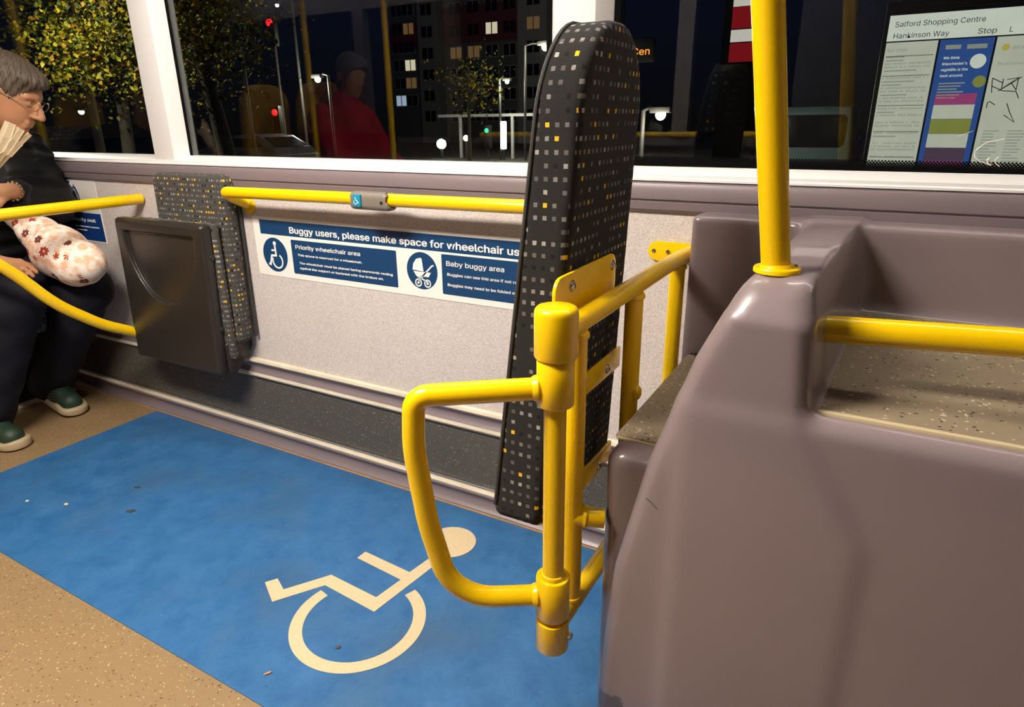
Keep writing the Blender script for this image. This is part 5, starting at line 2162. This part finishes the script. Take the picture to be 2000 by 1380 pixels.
M['paper'] = glow_paper('backlit_white_paper', (0.66, 0.68, 0.55, 1), 1.0)
M['paper_head'] = glow_paper('backlit_header', (0.86, 0.90, 0.80, 1), 1.0)
M['poster_blue'] = glow_paper('backlit_blue_poster', (0.035, 0.10, 0.36, 1), 1.0)
M['poster_pink'] = glow_paper('backlit_pink', (0.42, 0.07, 0.22, 1), 1.0)
M['poster_green'] = glow_paper('backlit_olive', (0.30, 0.32, 0.07, 1), 1.0)
M['poster_dark'] = glow_paper('backlit_plum', (0.10, 0.06, 0.10, 1), 1.0)
M['print_grey'] = simple('grey_print', (0.10, 0.10, 0.09, 1), 0.6)
M['print_pale'] = glow_paper('pale_print', (0.36, 0.38, 0.32, 1), 1.0)
M['print_yellow'] = glow_paper('yellow_print', (0.62, 0.52, 0.12, 1), 1.0)
b = B(obd)
b.box((-0.20, BD + 0.004, 0.56), (1.32, BD + 0.10, 1.84), 0.01)
b.box((-0.20, BD - 0.01, 1.80), (1.32, BD + 0.10, 1.86), 0.006)
b.build('frame', M['black_plastic'], bb_)
for x in (-0.12, 1.24):
    b = B(obd)
    b.box((x - 0.04, BD + 0.02, GZ), (x + 0.04, BD + 0.08, 0.57))
    b.build('post', M['pole_grey'], bb_, sm=None)


def panel(name, poly, mat, y0=BD - 0.004, y1=BD + 0.004, parent=bb_):
    b = B(obd)
    b.prism(poly, y0, y1, 'XZ')
    return b.build(name, M[mat], parent, sm=None)


def rc(x0, x1, z0, z1):
    return [(x0, z0), (x1, z0), (x1, z1), (x0, z1)]


hd = panel('header', rc(-0.170, 1.28, 1.610, 1.775), 'paper_head')
tt = panel('timetable', rc(-0.168, 0.150, 0.585, 1.600), 'paper')
po = panel('poster', rc(0.163, 0.475, 0.585, 1.600), 'poster_blue')
mp = panel('map', rc(0.488, 1.28, 0.585, 1.600), 'paper')
LY = BD - 0.0045


def btext(s, x0, z, cap, wd, mat, parent, bold=0.0):
    o = text(s, x0, z, LY, cap, wd, M[mat], None, 'lettering', bold)
    o.parent = parent
    o.location = -obd
    return o


btext('Salford Shopping Centre', -0.130, 1.700, 0.047, 0.53, 'print_grey', hd)
btext('Hankinson Way', -0.130, 1.626, 0.047, 0.335, 'print_grey', hd)
btext('Stop', 0.370, 1.626, 0.047, 0.105, 'print_grey', hd)
btext('L', 0.545, 1.626, 0.047, None, 'print_grey', hd)
btext('Bus times', -0.155, 1.540, 0.030, 0.125, 'print_pale', tt)
b = B(obd)
rr_ = random.Random(4)
z = 1.50
while z > 0.70:
    x = -0.155
    if rr_.random() < 0.25:
        b.box((-0.155, LY - 0.0006, z), (rr_.uniform(-0.05, 0.05), LY, z + 0.008))
    else:
        while x < 0.125:
            wd = 0.0085
            if rr_.random() < 0.9:
                b.box((x, LY - 0.0006, z), (x + wd * 0.6, LY, z + rr_.uniform(0.010, 0.014)))
            x += wd * 1.25
    z -= 0.0225 if rr_.random() > 0.2 else 0.05
b.build('timetable_rows', M['print_pale'], tt, sm=None)
b = B(obd)
for z in (1.49, 1.36, 1.16, 0.98, 0.80):
    b.box((-0.158, LY - 0.0007, z + 0.018), (0.135, LY, z + 0.0215))
b.build('timetable_rules', M['print_grey'], tt, sm=None)
panel('yellow_note', rc(-0.160, 0.140, 0.600, 0.665), 'print_yellow', LY - 0.0006, LY, tt)
# poster: headline, bands, blank white disc
btext('We think', 0.200, 1.475, 0.024, 0.095, 'paper_head', po, 0.02)
btext("Manchester's", 0.200, 1.437, 0.024, 0.145, 'paper_head', po, 0.02)
btext('nightlife is the', 0.200, 1.399, 0.024, 0.155, 'paper_head', po, 0.02)
btext('best around.', 0.200, 1.361, 0.024, 0.135, 'paper_head', po, 0.02)
b = B(obd)
for i in range(6):
    b.box((0.200, LY - 0.0006, 1.315 - i * 0.019), (0.355 - (i % 3) * 0.02, LY, 1.323 - i * 0.019))
b.box((0.200, LY - 0.0006, 1.538), (0.290, LY, 1.565))
b.box((0.325, LY - 0.0006, 1.535), (0.440, LY, 1.563))
b.build('small_print', M['print_pale'], po, sm=None)
panel('white_disc', circle(0.405, 1.455, 0.046, 28), 'paper_head', LY - 0.0006, LY, po)
panel('olive_disc', circle(0.436, 1.325, 0.038, 28), 'poster_green', LY - 0.0006, LY, po)
for z0, z1, mt, nm in ((1.180, 1.250, 'poster_pink', 'pink_band'), (1.085, 1.178, 'paper', 'white_band'), (0.985, 1.083, 'poster_green', 'olive_band'), (0.890, 0.983, 'paper', 'white_band'), (0.800, 0.888, 'poster_dark', 'plum_band'), (0.690, 0.798, 'poster_pink', 'pink_band')):
    panel(nm, rc(0.195, 0.440, z0, z1), mt, LY - 0.0006, LY, po)
panel('olive_disc', circle(0.425, 0.625, 0.035, 24), 'poster_green', LY - 0.0006, LY, po)
# map: network lines and columns
btext('BEE', 0.585, 1.520, 0.026, 0.065, 'print_pale', mp)
panel('logo', circle(0.545, 1.533, 0.024, 6), 'print_yellow', LY - 0.0006, LY, mp)
btext('Destinations', 0.520, 1.425, 0.024, 0.16, 'print_pale', mp)
b = B(obd)
rr_ = random.Random(12)
for k in range(15):
    x, z = rr_.uniform(0.53, 1.2), rr_.uniform(1.10, 1.36)
    pts = [(x, z)]
    for j in range(3):
        x += rr_.uniform(-0.10, 0.10)
        z += rr_.uniform(-0.08, 0.08)
        pts.append((min(max(x, 0.51), 1.25), min(max(z, 1.06), 1.39)))
    stroke(b, pts, 0.005, LY, 0.0006)
b.build('route_lines', M['print_grey'], mp, sm=None)
b = B(obd)
for cx_ in (0.52, 0.66, 0.80):
    for i in range(18):
        b.box((cx_, LY - 0.0006, 1.0 - i * 0.02), (cx_ + rr_.uniform(0.05, 0.11), LY, 1.006 - i * 0.02))
b.build('stop_list', M['print_pale'], mp, sm=None)
